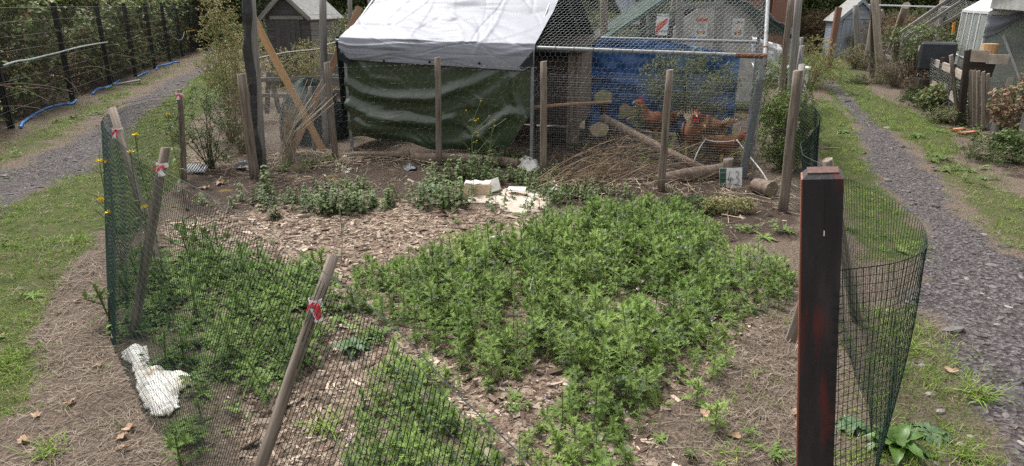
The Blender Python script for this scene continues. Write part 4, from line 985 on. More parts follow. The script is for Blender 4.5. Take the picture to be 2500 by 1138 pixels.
# ================================================================== INSIDE THE RUN
hh = thing('hen_house', 'dark weathered wooden hen house inside the netted run', 'hen house', LC(2.95, 1.4, 0))
def HB(x, y, z): return LC(1.98+x, 1.05+y, z)
for k in range(7): plank('plank', HB(.78, -.02+.145*k*.9, .28), HB(.78, -.02+.145*k*.9, 1.16+.0*k), .125, .02, M['midwood'] if False else M['oldwood'], hh, ref=ea)
for k in range(6): plank('plank', HB(.0, -.03, .34+k*.14), HB(.70, -.03, .34+k*.14), .135, .02, M['darkwood'], hh, ref=eb)
plank('corner_board', HB(.74, -.045, .05), HB(.74, -.045, 1.18), .17, .025, M['oldwood'], hh, ref=eb)
for x, y in ((0, 0), (0, .8), (.74, .85)): plank('leg', HB(x, y, 0), HB(x, y, .34), .05, .05, M['darkwood'], hh)
plank('roof', HB(.39, -.15, 1.2), HB(.39, 1.0, 1.34), .95, .03, M['darkwood'], hh, ref=(0, 0, 1))
plank('floor_board', HB(.39, -.05, .29), HB(.39, .9, .29), .76, .03, M['darkwood'], hh, ref=(0, 0, 1))
# perch
a, b = AT(1299, 262, 7.8), AT(1492, 250, 8.3); mb = MB(); mb.tube([a, a.lerp(b, .5)+Vector((0, 0, .01)), b], [.021, .02, .018], 8, jit=.05)
o = mb.obj('perch', M['midwood'], smooth=True); recentre(o); tag(o, 'thin round perch pole reaching from the pipe post to the stacked log slices', 'perch')
def slice_(px, py, Y, r, th, rx, rz, label, lobes=False, m='cutwood'):
    c = AT(px, py, Y); t = thing('log_slice', label, 'log', c); n = 22
    Mx = Matrix.Translation(c) @ Matrix.Rotation(rz, 4, 'Z') @ Matrix.Rotation(rx, 4, 'X')
    prof = []
    for k in range(n):
        g = 2*math.pi*k/n; rr = r*(1+.09*math.sin(2*g+1)+.06*math.sin(5*g))
        if lobes: rr *= 1+.22*math.cos(3*g)
        prof.append((rr*math.cos(g), rr*math.sin(g)*.9))
    v = [(x, y, -th/2) for x, y in prof]+[(x, y, th/2) for x, y in prof]
    add('bark', new_mesh('bark', v, [(k, (k+1) % n, n+(k+1) % n, n+k) for k in range(n)]), M['bark'], t, Mx)
    for z in (-th/2, th/2):
        add('cut_face', new_mesh('cut_face', [(x*.99, y*.99, z*1.01) for x, y in prof]+[(0, 0, z*1.05)], [(k, (k+1) % n, n) for k in range(n)]), M[m], t, Mx)
    return t
slice_(1472, 238, 8.35, .105, .05, R(62), R(5), 'round pale log slice balanced on the end of the perch')
slice_(1530, 272, 8.3, .10, .045, R(75), R(-20), 'heart shaped mossy log slice below the end of the perch', True)
slice_(1541, 293, 8.25, .055, .05, R(80), R(30), 'smallest log slice under the heart shaped one')
slice_(1462, 318, 8.0, .11, .05, R(58), R(10), 'low log slice lying behind the dry brushwood')
s, b, t = stake_at(G(1492, 345), (1468, 240), None, .05, None, 'darkwood', name='stump', by=8.5)
tag(s, 'dark upright stump under the log slices', 'stump')
# fallen branch across the yard
def logt(name, pts, rs, mm, label, cat, n=10, ends=True):
    t = thing(name, label, cat, pts[0]); mb = MB(); mb.tube(pts, rs, n, cap=False, jit=.05); mb.obj('bark', M[mm], t, smooth=True)
    for p, r_, q in ((pts[0], rs[0], pts[1]), (pts[-1], rs[-1], pts[-2])):
        d = (Vector(p)-Vector(q)).normalized(); mb = MB(); mb.tube([Vector(p)-d*.004, Vector(p)+d*.003], r_*.97, n); mb.obj('cut_face', M['cutwood'], t)
    return t
logt('fallen_branch', [AT(1470, 288, 8.3), AT(1540, 325, 8.1), AT(1625, 370, 7.6), AT(1700, 405, 7.35), AT(1765, 437, 7.1)], [.055, .058, .055, .045, .035], 'bark', 'long bare branch lying diagonally across the hen yard', 'branch')
logt('log', [G(1600, 450)+Vector((0, 0, .05)), G(1680, 440)+Vector((0, 0, .06)), G(1765, 432)+Vector((0, 0, .07))], [.05, .075, .08], 'bark', 'mossy log behind the number board', 'log')
logt('log', [G(1005, 400)+Vector((0, .1, .05)), G(1140, 405)+Vector((0, .1, .06)), G(1265, 415)+Vector((0, .1, .05))], [.06, .065, .06], 'bark', 'pale log lying along the foot of the green tarpaulin', 'log')
logt('log', [G(850, 392)+Vector((0, .15, .035)), G(995, 392)+Vector((0, .15, .04))], [.04, .045], 'bark', 'thinner dark log at the foot of the green tarpaulin beside the pale one', 'log')
logt('log', [G(1842, 466)+Vector((0, 0, .06)), G(1880, 478)+Vector((0, -.03, .07))], [.07, .08], 'bark', 'short split log lying by the foot of the pipe post', 'log')
o = slice_(730, 415, G(730, 415).y, .10, .12, R(80), R(20), 'stub of log between the bird net pole and the bundle of stalks')
# hens: one continuous body lofted from tail to beak
def hen(px, py, Y, yaw, s, label, headup=1.0, low=0.0, sit=0.0):
    c = AT(px, py, Y); c.z = gz(c.x, c.y)
    t = thing('hen', label, 'hen', c); Mx = Matrix.Translation(c) @ Matrix.Rotation(yaw, 4, 'Z') @ Matrix.Scale(s, 4)
    hz_ = .16-sit*.08
    sp_ = [(-.20, .17, .012, .035), (-.15, .135, .05, .05), (-.09, .10, .078, .078), (-.02, .085, .092, .10), (.05, .09, .088, .098), (.10, .12, .068, .08),
           (.125+low*.05, .17-low*.05, .045, .052), (.135+low*.11, .215-low*.14, .032, .036), (.15+low*.14, .25*headup-low*.21, .030, .032), (.175+low*.16, .262*headup-low*.23, .026, .026), (.20+low*.17, .258*headup-low*.25, .012, .012), (.222+low*.17, .25*headup-low*.265, .003, .003)]
    P = [Vector((x, 0, z+hz_)) for x, z, a, b in sp_]; n = 14; v = []; f = []
    for i, (x, z, a, b) in enumerate(sp_):
        d = (P[min(i+1, len(P)-1)]-P[max(i-1, 0)]).normalized(); up = Vector((-d.z, 0, d.x))
        for k in range(n):
            g = 2*math.pi*k/n; q = P[i]+Vector((0, 1, 0))*math.cos(g)*a+up*math.sin(g)*b; q += Vector((random.uniform(-1, 1), random.uniform(-1, 1), random.uniform(-1, 1)))*.003*(1 if a > .03 else 0); v.append(q)
    for i in range(len(P)-1):
        for k in range(n): f.append((i*n+k, i*n+(k+1) % n, (i+1)*n+(k+1) % n, (i+1)*n+k))
    f.append(tuple(range(n))); f.append(tuple((len(P)-1)*n+k for k in range(n)))
    o = add('body', new_mesh('body', v, f, smooth=True), M['hen'], t, Mx); sb = o.modifiers.new('smooth', 'SUBSURF'); sb.levels = sb.render_levels = 1
    for sy in (-1, 1):
        vv = []; ff = []
        for i in range(6):
            q = i/5; x = .07-.24*q; h = .055*math.sin(math.pi*min(1, q*.9+.2)); zz = .10+hz_+.03*q
            for k in range(3): vv.append((x, sy*(.088-.02*q+.006*(1-abs(k-1))), zz+h*(1-k)))
        for i in range(5):
            for k in range(2): ff.append((i*3+k, i*3+k+1, i*3+k+4, i*3+k+3))
        w_ = add('wing', new_mesh('wing', vv, ff, smooth=True), M['hen'], t, Mx); solid(w_, .012, 0)
        mb = MB(); mb.tube([(.01, sy*.035, hz_+.02), (.0, sy*.04, hz_*.55), (.015, sy*.04, .012)], [.022, .011, .008], 7)
        for a in (-.5, 0, .5, 3.1): mb.tube([(.015, sy*.04, .01), (.015+.05*math.cos(a), sy*.04+.05*math.sin(a), .004)], [.007, .003], 5)
        mb.obj('leg', M['henleg'], t, M=Mx)
    vv = []; ff = []
    for k in range(7):                                        # tail: a fan of feathers
        a = -.5+k*.17; b0 = Vector((-.15, (k-3)*.008, .15+hz_)); e = b0+Vector((-.11*math.cos(a*.5), (k-3)*.014, .05+.025*math.cos((k-3)*.5))); w_ = Vector((.018, 0, -.022)); n0 = len(vv)
        vv += [b0-w_, b0+w_, e+w_*.8, e-w_*.8]; ff.append((n0, n0+1, n0+2, n0+3))
    w_ = add('tail', new_mesh('tail', vv, ff), M['henwhite'], t, Mx); solid(w_, .006, 0)
    hd = P[8]; mb = MB()
    for k in range(5): mb.tube([hd+Vector((-.012+k*.011, 0, .022)), hd+Vector((-.016+k*.011, 0, .05-.004*abs(k-2)))], [.008, .004], 5)
    mb.obj('comb', M['comb'], t, M=Mx); mb = MB()
    for sy in (-1, 1):
        mb.tube([hd+Vector((.035, sy*.009, -.012)), hd+Vector((.036, sy*.011, -.045))], [.006, .010], 6); mb.box(hd+Vector((.022, sy*.0255, 0)), (.028, .006, .028))
    mb.obj('wattle', M['comb'], t, M=Mx)
    mb = MB()
    for sy in (-1, 1): mb.box(hd+Vector((.024, sy*.029, .006)), (.007, .003, .007))
    mb.obj('eye', M['black'], t, M=Mx)
    mb = MB(); mb.tube([P[10]-Vector((.004, 0, 0)), P[11]+Vector((.004, 0, 0))], [.0125, .003], 8); mb.obj('beak', M['henleg'], t, M=Mx)
    mb = MB(); mb.tube([P[5]+Vector((.012, 0, -.03)), P[4]+Vector((.03, 0, -.045))], [.05, .045], 10, sq=.6); mb.obj('breast_patch', M['henwhite'], t, smooth=True, M=Mx)
    return t
hen(1603, 325, 8.5, R(172), 1.42, 'brown hen with upright head and pale tail, half hidden by a stake')
hen(1690, 345, 7.75, R(-100), 1.42, 'brown hen facing forward with a red face, in the middle of the group')
hen(1740, 340, 7.95, R(100), 1.4, 'brown hen with cream patches turned away, between two others', headup=.8, low=.4)
hen(1762, 355, 7.6, R(-15), 1.25, 'darker brown hen crouching low in front of the others', headup=.85, low=.2, sit=.8)
# number board on a stump
b = G(1770, 447); s, bb, t = stake_at(b, (1778, 388), None, .055, None, 'oldwood', name='stump', by=b.y); tag(s, 'short sawn post behind the white number board', 'post')
nb = thing('number_board', 'white board with a green band and the number 43 leaning on a sawn post', 'sign', b+Vector((0, -.1, 0)))
NM = Matrix.Translation(AT(1783, 436, b.y-.10)) @ Matrix.Scale(1.25, 4) @ Matrix.Rotation(R(-8), 4, 'Z') @ Matrix.Rotation(R(-3), 4, 'Y') @ Matrix.Rotation(R(-9), 4, 'X')
def brd(name, x0, x1, z0, z1, y, m, parent, Mx, th=.008):
    mb = MB(); mb.box(((x0+x1)/2, y, (z0+z1)/2), (x1-x0, th, z1-z0)); return mb.obj(name, m, parent, M=Mx)
brd('board', -.085, .09, -.09, .085, 0, M['white'], nb, NM, .012)
brd('green_band', -.085, -.035, -.09, .085, -.0075, M['signgreen'], nb, NM, .004)
def stroke(name, pts, r, m, parent, Mx, y=-.0105):
    mb = MB(); mb.tube([(x, y, z) for x, z in pts], r, 5, sq=.5); return mb.obj(name, m, parent, M=Mx)
stroke('digit', [(-.004, .062), (-.012, .02), (-.02, -.012), (.0, -.016), (.028, -.008)], .0032, M['black'], nb, NM)
stroke('digit', [(.004, .014), (-.002, -.03), (-.012, -.05)], .0032, M['black'], nb, NM); stroke('digit', [(-.09, -.004), (-.04, -.006), (.022, .002)], .003, M['black'], nb, NM)
stroke('digit', [(.036, .05), (.05, .06), (.064, .048), (.06, .022), (.044, .008), (.062, .0), (.068, -.022), (.056, -.044), (.036, -.044)], .0034, M['black'], nb, NM)
def text(body, size, p, Mx, m, parent, name='lettering', align='CENTER', ext=.0008):
    c = bpy.data.curves.new(name, 'FONT'); c.body = body; c.size = size; c.align_x = align; c.extrude = ext
    o = bpy.data.objects.new('tmp_text', c); COL.objects.link(o); dg = bpy.context.evaluated_depsgraph_get(); me = bpy.data.meshes.new_from_object(o.evaluated_get(dg))
    bpy.data.objects.remove(o); me.materials.clear()
    return add(name, me, m, parent, Mx @ Matrix.Translation(p) @ Matrix.Rotation(R(90), 4, 'X'))
text('CT', .026, (-.06, -.0105, .022), NM, M['black'], nb); text('UN', .026, (-.06, -.0105, -.032), NM, M['black'], nb)
# white conduit hoop
z = [AT(1688, 425, 7.35), AT(1694, 395, 7.35), AT(1708, 362, 7.4), AT(1724, 338, 7.45)]
hose('conduit', z, .006, M['whitepipe'], 'thin white conduit leg rising out of the brushwood', 'conduit')
hose('conduit', [AT(1724, 341, 7.45), AT(1745, 346, 7.4), AT(1775, 346, 7.35), AT(1793, 343, 7.3)], .006, M['whitepipe'], 'thin white conduit bar bridging two legs', 'conduit')
hose('conduit', [AT(1798, 341, 7.3), AT(1830, 382, 7.15), AT(1860, 420, 6.9), AT(1885, 465, 6.5), AT(1903, 524, 6.05)], .008, M['whitepipe'], 'long white conduit slanting down beside the pipe post', 'conduit')
# dry brushwood
segs = []; rr = []
root = G(1300, 452)
for i in range(30):
    p = G(random.uniform(1300, 1480), random.uniform(440, 470)) if i > 6 else G(1310+random.uniform(-20, 20), 448)
    p.z = .02; tgt = AT(random.uniform(1480, 1720), random.uniform(330, 440), p.y+random.uniform(.1, .9)); m_ = 7; q0 = p; bend = Vector((random.uniform(-.08, .08), random.uniform(-.1, .1), random.uniform(.0, .12)))
    for k in range(1, m_+1):
        t = k/m_; q = p.lerp(tgt, t)+bend*math.sin(math.pi*t)+Vector((random.uniform(-.01, .01),)*3); segs.append((q0, q)); rr.append(.0055*(1-.6*t)*random.uniform(.6, 1.2)); 
        if k > 2:
            for _ in range(3):
                d = rdir(random.uniform(-.3, .9)); e = q+d*random.uniform(.05, .22); segs.append((q, e)); rr.append(.0018); e2 = e+rdir(random.uniform(-.3, .9))*.07; segs.append((e, e2)); rr.append(.0012)
        q0 = q
for i in range(600):
    p = G(random.uniform(1340, 1740), random.gauss(425, 32)); 
    if p.y > 8.5: continue
    p.z = random.uniform(0, .16); e = p+rdir(random.uniform(-.5, .7))*random.uniform(.05, .22); segs.append((p, e)); rr.append(random.uniform(.001, .0022))
a = np.array([[*x, *y] for x, y in segs]); V_, F_ = wires(a[:, :3], a[:, 3:], np.array(rr)); rn = np.repeat(RNG.random(len(segs)), 6)
o = add('brushwood', new_mesh('brushwood', V_, F_, rnd=rn), M['twig']); o['kind'] = 'stuff'
# litter of sticks on the soil at the foot of everything
segs = []; rr = []
def sticks(n, x0, x1, y0, y1, L=(.08, .4), zz=.05, r=(.0015, .004)):
    for i in range(n):
        p = G(random.uniform(x0, x1), random.gauss((y0+y1)/2, (y1-y0)/4)); p.z = gz(p.x, p.y)+random.uniform(0, zz)
        d = rdir(random.uniform(-.05, .15)); q = p; L_ = random.uniform(*L)
        for k in range(3):
            e = q+d*L_/3; e.z = max(e.z, gz(e.x, e.y)+.004); segs.append((q, e)); rr.append(random.uniform(*r)); q = e; d = (d+Vector((random.uniform(-.2, .2), random.uniform(-.2, .2), random.uniform(-.06, .02)))).normalized()
sticks(260, 640, 1060, 375, 410); sticks(170, 1620, 1930, 430, 530); sticks(120, 1300, 1640, 420, 480); sticks(160, 450, 720, 370, 450, (.05, .25)); sticks(160, 600, 1500, 500, 600, (.03, .15), .01)
a = np.array([[*x, *y] for x, y in segs]); V_, F_ = wires(a[:, :3], a[:, 3:], np.array(rr)); rn = np.repeat(RNG.random(len(segs)), 6)
o = add('stick_litter', new_mesh('stick_litter', V_, F_, rnd=rn), M['stalk']); o['kind'] = 'stuff'
# bundle of dead stalks at the left of the green tarpaulin
segs = []; rr = []
for i in range(90):
    b = G(random.gauss(712, 22), random.gauss(402, 5)); b.z = .01; y = b.y; t = AT(random.gauss(702, 8), random.uniform(250, 300), y+random.uniform(-.1, .1)); q0 = b
    if i % 3 == 0: t = AT(random.gauss(740, 50), random.uniform(190, 290), y+random.uniform(0, .3))
    mid = AT(random.gauss(703, 7), 340, y)
    for k in range(1, 8):
        s_ = k/7; q = b.lerp(mid, s_*2) if s_ < .5 else mid.lerp(t, s_*2-1); segs.append((q0, q)); rr.append(.0035); q0 = q
for i in range(50):
    p = AT(random.uniform(690, 760), random.uniform(370, 410), 7.9); q = AT(random.uniform(760, 860), random.uniform(370, 415), 7.8); q.z = max(q.z, .01); p.z = max(p.z, .02); segs.append((p, p.lerp(q, .5)+Vector((0, 0, .05)))); segs.append((p.lerp(q, .5)+Vector((0, 0, .05)), q)); rr += [.0028, .0025]
a = np.array([[*x, *y] for x, y in segs]); V_, F_ = wires(a[:, :3], a[:, 3:], np.array(rr)); rn = np.repeat(RNG.random(len(segs)), 6)
o = add('stalk_bundle', new_mesh('stalk_bundle', V_, F_, rnd=rn), M['stalk']); recentre(o); tag(o, 'bundle of pale dead stalks standing against the crossed planks', 'stalks')

# ================================================================== LEFT OF THE RUN: poles, crossed planks, bird net
def tall(name, bp, tp, r, label, cat='pole', m='greywood', by=None, b=None):
    b = b or G(*bp); t = AT(*tp, by or b.y); o = post(name, b+Vector((0, 0, -.05)), t, r*1.05, M[m], None, r2=r*.95); return tag(o, label, cat)
bn = thing('netting_pole', 'tall pole wrapped in black bird net beside the scrub', 'pole', G(640, 418))
b = G(640, 418); t = AT(608, -30, b.y); post('pole', b, t, .05, M['greywood'], bn)
mb = MB(); P = [b.lerp(t, k/16)+Vector((-.03+.014*math.sin(k), -.045+.012*math.sin(k*2.1), 0)) for k in range(17)]; mb.tube(P, [.036+.014*abs(math.sin(k*.8)) for k in range(17)], 12, jit=.18)
me = mb.obj('gathered_net', M['darknet'], bn, smooth=False)
tall('pole', (783, 372), (787, -30), .045, 'bare grey pole standing behind the crossed planks', by=8.7, b=Vector((-2.42, 8.7, 0)))
pk = G(793, 372); a = AT(617, 42, 8.2); o = plank('crossed_plank', pk+Vector((0, -.03, 0)), a, .085, .022, M['newwood'], ref=(.2, -1, .1)); tag(o, 'new pale plank leaning from the wrapped pole, front one of the crossed pair', 'plank')
pk = G(716, 362); a = AT(879, 18, 9.75); o = plank('crossed_plank', pk, a, .085, .022, M['midwood'], ref=(.2, -1, .1)); tag(o, 'darker plank of the crossed pair, rising behind the white tarpaulin', 'plank')
s, b, t = stake_at((768, 372), (758, 210), None, .022, None, 'greywood', name='cane'); tag(s, 'slim grey stick standing behind the crossing of the planks', 'stick')
mb = MB(); mb.tube([AT(600, 152, 8.7), AT(640, 140, 8.7), AT(700, 128, 8.8), AT(780, 120, 8.9), AT(800, 108, 9.2), AT(835, 100, 9.8)], .022, 4, sq=.5); o = mb.obj('bent_rail', M['greywood']); recentre(o); tag(o, 'bent grey rail running behind both poles at head height', 'rail')
def S_net(u, v): return G(625, 428).lerp(G(820, 392), u)*(1-v)+AT(612, -40, 8.0).lerp(AT(832, 90, 8.5), u)*v+Vector((.03*math.sin(v*9+u*4), .05, 0))
o = wire_obj('bird_net', squarenet(S_net, 1.35, 2.0, .03, .034, .3), .0007, M['darknet']); recentre(o); tag(o, 'fine black bird net stretched between the poles left of the run', 'net')
o = wire_obj('wire_netting', squarenet(lambda u, v: G(628, 425).lerp(G(818, 392), u)+Vector((0, .04+.04*math.sin(u*8), .02+v*.85)), 1.25, .85, .026, .015, .3), .0008, M['finewire']); recentre(o); tag(o, 'grey wire netting low between the wrapped pole and the green tarpaulin', 'net')
# compost heap under green net
ch = thing('compost_heap', 'heap covered with dark green netting behind the crossed planks', 'heap', G(780, 345))
cc = Vector((-2.75, 9.2, .0))
def heap(u, v):
    a = u*math.tau; e = v*math.pi/2; k = 1+.16*math.sin(3*a)+.1*math.sin(5*a+2)+.12*(float(vn(math.cos(a)*3+5, math.sin(a)*3+v*4, 9))-.5)
    return cc+Vector((math.cos(a)*math.cos(e)*.42*k, math.sin(a)*math.cos(e)*.4*k, .78*math.sin(e)**.8*(.9+.12*math.sin(a*2))))
mb = MB(); mb.grid(heap, 28, 10); mb.obj('heap', M['tank'], ch, smooth=True)
wire_obj('netting', squarenet(lambda u, v: (heap(u, v)-cc)*1.03+cc, 2.4, .9, .045, .035, .1), .0028, M['greennet'], ch)
# pallet parts behind the heap
pl = thing('pallet', 'grey slatted pallet leaning behind the green heap', 'pallet', G(815, 300))
for k in range(5):
    z = .42+k*.16; plank('slat', AT(795, 250, 9.6)+Vector((0, 0, z-AT(795, 250, 9.6).z)), AT(834, 250, 9.4)+Vector((.15, 0, z-AT(834, 250, 9.4).z)), .1, .02, M['greywood'], pl, ref=(0, 1, 0))
for k in range(2): plank('bearer', Vector((-2.35+k*.35, 9.62, .02)), Vector((-2.35+k*.35, 9.7, 1.2)), .07, .05, M['greywood'], pl)
sl2 = thing('slatted_gate', 'white and grey slatted panel low among the dry scrub', 'panel', Vector((-3.7, 10.6, 0)))
for k in range(8): plank('slat', Vector((-4.1+k*.2, 10.8, .1)), Vector((-4.1+k*.2+random.uniform(-.09, .09), 10.85, .66+random.uniform(-.12, .12))), .075, .02, M['greywood'], sl2, ref=(0, 1, 0))
plank('rail', Vector((-4.2, 10.76, .62)), Vector((-2.6, 10.72, .68)), .06, .02, M['greywood'], sl2, ref=(0, 1, 0)); plank('rail', Vector((-4.2, 10.76, .4)), Vector((-2.6, 10.72, .36)), .06, .02, M['stalkwood'], sl2, ref=(0, 1, 0))

# sheds
def gable_shed(name, label, c, yaw, W, D, eave, ridge, wall, roof, door=None, pw=.13, hor=True, doorm=None, sidem=None):
    t = thing(name, label, 'shed', c); Mx = Matrix.Translation(c) @ Matrix.Rotation(yaw, 4, 'Z')
    def P(x, y, z): return Mx @ Vector((x, y, z))
    X_, Y_ = (Mx.to_3x3() @ Vector((1, 0, 0))), (Mx.to_3x3() @ Vector((0, 1, 0)))
    if hor:
        k = 0; z = pw/2
        while z < ridge-.05:
            hw = W/2 if z < eave else W/2*(ridge-z)/(ridge-eave)
            if hw > .06: plank('board', P(-hw, 0, z), P(hw, 0, z), pw*.97, .02, wall, t, ref=Y_, j=.002)
            z += pw
    else:
        x = -W/2+pw/2
        while x < W/2:
            plank('board', P(x, 0, 0), P(x, 0, eave+(ridge-eave)*(1-abs(x)/(W/2))-.02), pw*.96, .02, wall, t, ref=Y_); x += pw
    for sx in (-1, 1):
        z = pw/2
        while z < eave: plank('board', P(sx*W/2, .02, z), P(sx*W/2, D, z), pw*.97, .02, sidem or wall, t, ref=X_, j=.002); z += pw
        a = P(sx*(W/2+.1), -.12, eave-.07); b_ = P(sx*(W/2+.1), D+.1, eave-.07); r0 = P(0, -.12, ridge+.03); r1 = P(0, D+.1, ridge+.03)
        mb = MB(); mb.quad(a, b_, r1, r0); o = mb.obj('roof', roof, t); solid(o, .03, 0)
        plank('bargeboard', P(sx*(W/2+.08), -.13, eave-.06), P(0, -.13, ridge+.02), .09, .02, sidem or wall, t, ref=Y_)
    plank('board', P(-W/2, D, eave/2), P(W/2, D, eave/2), eave, .02, wall, t, ref=Y_)
    if door:
        x0, x1, h = door; n = max(3, int((x1-x0)/.12)); dd = None
        dp = thing('door', None, None, P((x0+x1)/2, -.03, 0)); 
        dp.parent = t; dp.matrix_basis = t.matrix_basis.inverted() @ Matrix.Translation(P((x0+x1)/2, -.03, 0))
        for k in range(n): x = x0+(k+.5)*(x1-x0)/n; plank('plank', P(x, -.03, .06), P(x, -.03, h), (x1-x0)/n*.96, .018, doorm or wall, dp, ref=Y_)
        plank('lintel', P(x0-.1, -.04, h+.05), P(x1+.1, -.04, h+.05), .07, .02, sidem or wall, t, ref=Y_)
    return t
gable_shed('garden_shed', 'small dark weathered shed with a grey felt roof behind the bird net', Vector((-4.85, 15.3, 0)), R(-14), 1.05, 1.3, 1.50, 1.95, M['blackwood'], M['roofgrey'], door=(-.3, .3, 1.42), pw=.11, sidem=M['greywood'])
gable_shed('garden_shed', 'pale blue grey shed with a gable beside the far end of the path', Vector((11.75, 24.0, 0)), R(-8), 1.25, 1.4, 1.25, 1.85, M['blueshed'], M['roofgrey'], door=(-.5, .45, 1.25), pw=.12)
sh = gable_shed('garden_shed', 'red brown shed with horizontal boards behind the neighbouring run', Vector((5.8, 16.0, 0)), R(6), 1.2, 1.3, 1.9, 2.4, M['redshed'], M['roofgrey'], pw=.15)
plank('door_frame', Vector((6.05, 15.9, 0)), Vector((6.05, 15.9, 2.2)), .5, .03, M['redshed'], sh, ref=(0, 1, 0))

# ================================================================== THE NEIGHBOURING GABLED RUN WITH SIGNS
nr = thing('neighbour_run', 'second gabled run with green netting, pale sheets and hanging signs', 'chicken run', Vector((3.2, 11.8, 0)))
YN = 11.9
def NP(px, py, dy=0): return AT(px, py, YN+dy)
apx = NP(1712, -60); lft = NP(1478, 96); rgt = NP(1942, 96)
for dy in (0, 1.9):
    d = Vector((0, dy, 0)); plank('rafter', lft+d, apx+d, .06, .04, M['greennet'], nr); plank('rafter', rgt+d, apx+d, .06, .04, M['greennet'], nr)
    plank('rail', NP(1540, 92, 0)+d, NP(1690, 0, 0)+d, .05, .03, M['greennet'], nr)
for q in (lft, rgt): plank('post', Vector((q.x, q.y, 0)), q, .06, .05, M['greywood'], nr); plank('post', Vector((q.x, q.y+1.9, 0)), q+Vector((0, 1.9, 0)), .06, .05, M['greywood'], nr)
for px, w_ in ((1662, .13), (1758, .16)):
    a = NP(px, 110, -.02); plank('post', Vector((a.x, a.y, 0)), NP(px, -20, -.02), w_, .06, M['greywood'], nr, ref=(0, 1, 0))
plank('crossbar', NP(1655, 15, -.06), NP(1765, 12, -.06), .09, .03, M['greywood'], nr, ref=(0, 1, 0))
wire_obj('netting', squarenet(lambda u, v: lft.lerp(apx, u)+Vector((0, v*1.9, .02)), 2.0, 1.9, .045, .045, .5), .0022, M['greennet'], nr)
wire_obj('netting', squarenet(lambda u, v: apx.lerp(rgt, u)+Vector((0, v*1.9, .02)), 2.0, 1.9, .045, .045, .5), .0022, M['greennet'], nr)
wire_obj('netting', hexnet(lambda u, v: Vector((lft.x, YN-.03, .02)).lerp(Vector((rgt.x, YN-.03, .02)), u).lerp(lft.lerp(apx, u*2)+Vector((0, -.03, 0)) if u < .5 else apx.lerp(rgt, u*2-1)+Vector((0, -.03, 0)), v), 3.3, 1.8, .07), .0014, M['netwire'], nr)
# pale sheet with an arched top
sh_pts = [(1640, 110), (1645, 66), (1672, 42), (1710, 18), (1790, 12), (1830, 40), (1850, 75), (1850, 118)]
v = [tuple(NP(x, y, .35)+Vector((0, .02*math.sin(x), 0))) for x, y in sh_pts]; b_ = [Vector((q[0], q[1], .1)) for q in v]
mb = MB(); 
for k in range(len(v)-1): mb.quad(b_[k], b_[k+1], v[k+1], v[k])
o = mb.obj('pale_sheet', M['mottled'], nr); solid(o, .02)
def under(u, v): return apx.lerp(rgt, u)+Vector((0, -.1+v*2.0, .05+.01*math.sin(v*20)))
FW = fbm(*np.meshgrid(np.linspace(0, 6, 41), np.linspace(0, 6, 31)), 77, 3)-.5
mb = MB(); mb.grid(lambda u, v: apx.lerp(rgt+(rgt-apx)*.01, .25+u*.75)+Vector((0, -.12+v*1.9, .07+FW[int(round(v*30)), int(round(u*40))]*.14+.02*math.sin(u*26))), 40, 30)
o = mb.obj('white_tarpaulin', M['whitetarp'], nr, smooth=True); solid(o, .01)
mb = MB(); a = NP(1690, 12, .5); mb.grid(lambda u, v: NP(1565, 92, .6).lerp(NP(1700, 8, .6), u)+Vector((0, .1*v, -.35*v*(.4+u))), 8, 4); o = mb.obj('dark_sheet', M['tarpback'], nr); solid(o, .005)
# signs
def sign_thing(px, py, Y, w_, h_, label, tilt_=0, m='white'):
    c = AT(px, py, Y); t = thing('hanging_sign', label, 'sign', c); Mx = Matrix.Translation(c) @ Matrix.Rotation(tilt_, 4, 'Y')
    v = []; n = 6; r_ = w_*.12
    for cx_, cz, a0 in ((w_/2-r_, h_/2-r_, 0), (-w_/2+r_, h_/2-r_, 90), (-w_/2+r_, -h_/2+r_, 180), (w_/2-r_, -h_/2+r_, 270)):
        for k in range(n): g = R(a0+90*k/(n-1)); v.append((cx_+r_*math.cos(g), cz+r_*math.sin(g)))
    N_ = len(v); vv = [(x, -.004, z) for x, z in v]+[(x, .004, z) for x, z in v]
    add('plate', new_mesh('plate', vv, [tuple(range(N_)), tuple(reversed(range(N_, 2*N_)))]+[(k, (k+1) % N_, N_+(k+1) % N_, N_+k) for k in range(N_)]), M[m], t, Mx); return t, Mx
YS = YN-.12
t, Mx = sign_thing(1617, 60, YS, .205, .34, 'white sign with a red carrot and the words WELCOME and FARM', R(3))
text('WELCOME', .046, (0, -.006, .125), Mx, M['black'], t); text('FARM', .055, (.03, -.006, -.125), Mx, M['black'], t); text('to our', .022, (.04, -.006, -.07), Mx, M['black'], t) if False else None
def flat(name, pts, m, parent, Mx, y=-.0062): 
    n = len(pts); v = [(x, y, z) for x, z in pts]+[(x, y+.0015, z) for x, z in pts]
    return add(name, new_mesh(name, v, [tuple(range(n)), tuple(reversed(range(n, 2*n)))]+[(k, (k+1) % n, n+(k+1) % n, n+k) for k in range(n)]), m, parent, Mx)
flat('carrot', [(-.098, -.155), (-.06, -.155), (-.045, -.1), (.06, .02), (.085, .095), (.07, .11), (.04, .085), (-.05, .02), (-.095, -.03), (-.1, -.1)], M['red'], t, Mx)
flat('carrot_top', [(-.095, .0), (-.05, .045), (.0, .05), (-.03, .0), (-.07, -.02)], M['orange'], t, Mx, -.0084)
t, Mx = sign_thing(1712, 66, YS+.02, .2, .31, 'pale sign with a red header and hens drawn below the text', 0, 'mottled')
flat('header', [(-.095, .09), (.095, .09), (.095, .14), (-.095, .14)], M['black'], t, Mx); flat('header_panel', [(-.088, .096), (.088, .096), (.088, .134), (-.088, .134)], M['red'], t, Mx, -.0084)
for k in range(4): stroke('text_line', [(-.07+.01*(k % 2), .065-k*.025), (.07-.012*(k % 3), .065-k*.025)], .003, M['tank'], t, Mx, -.006)
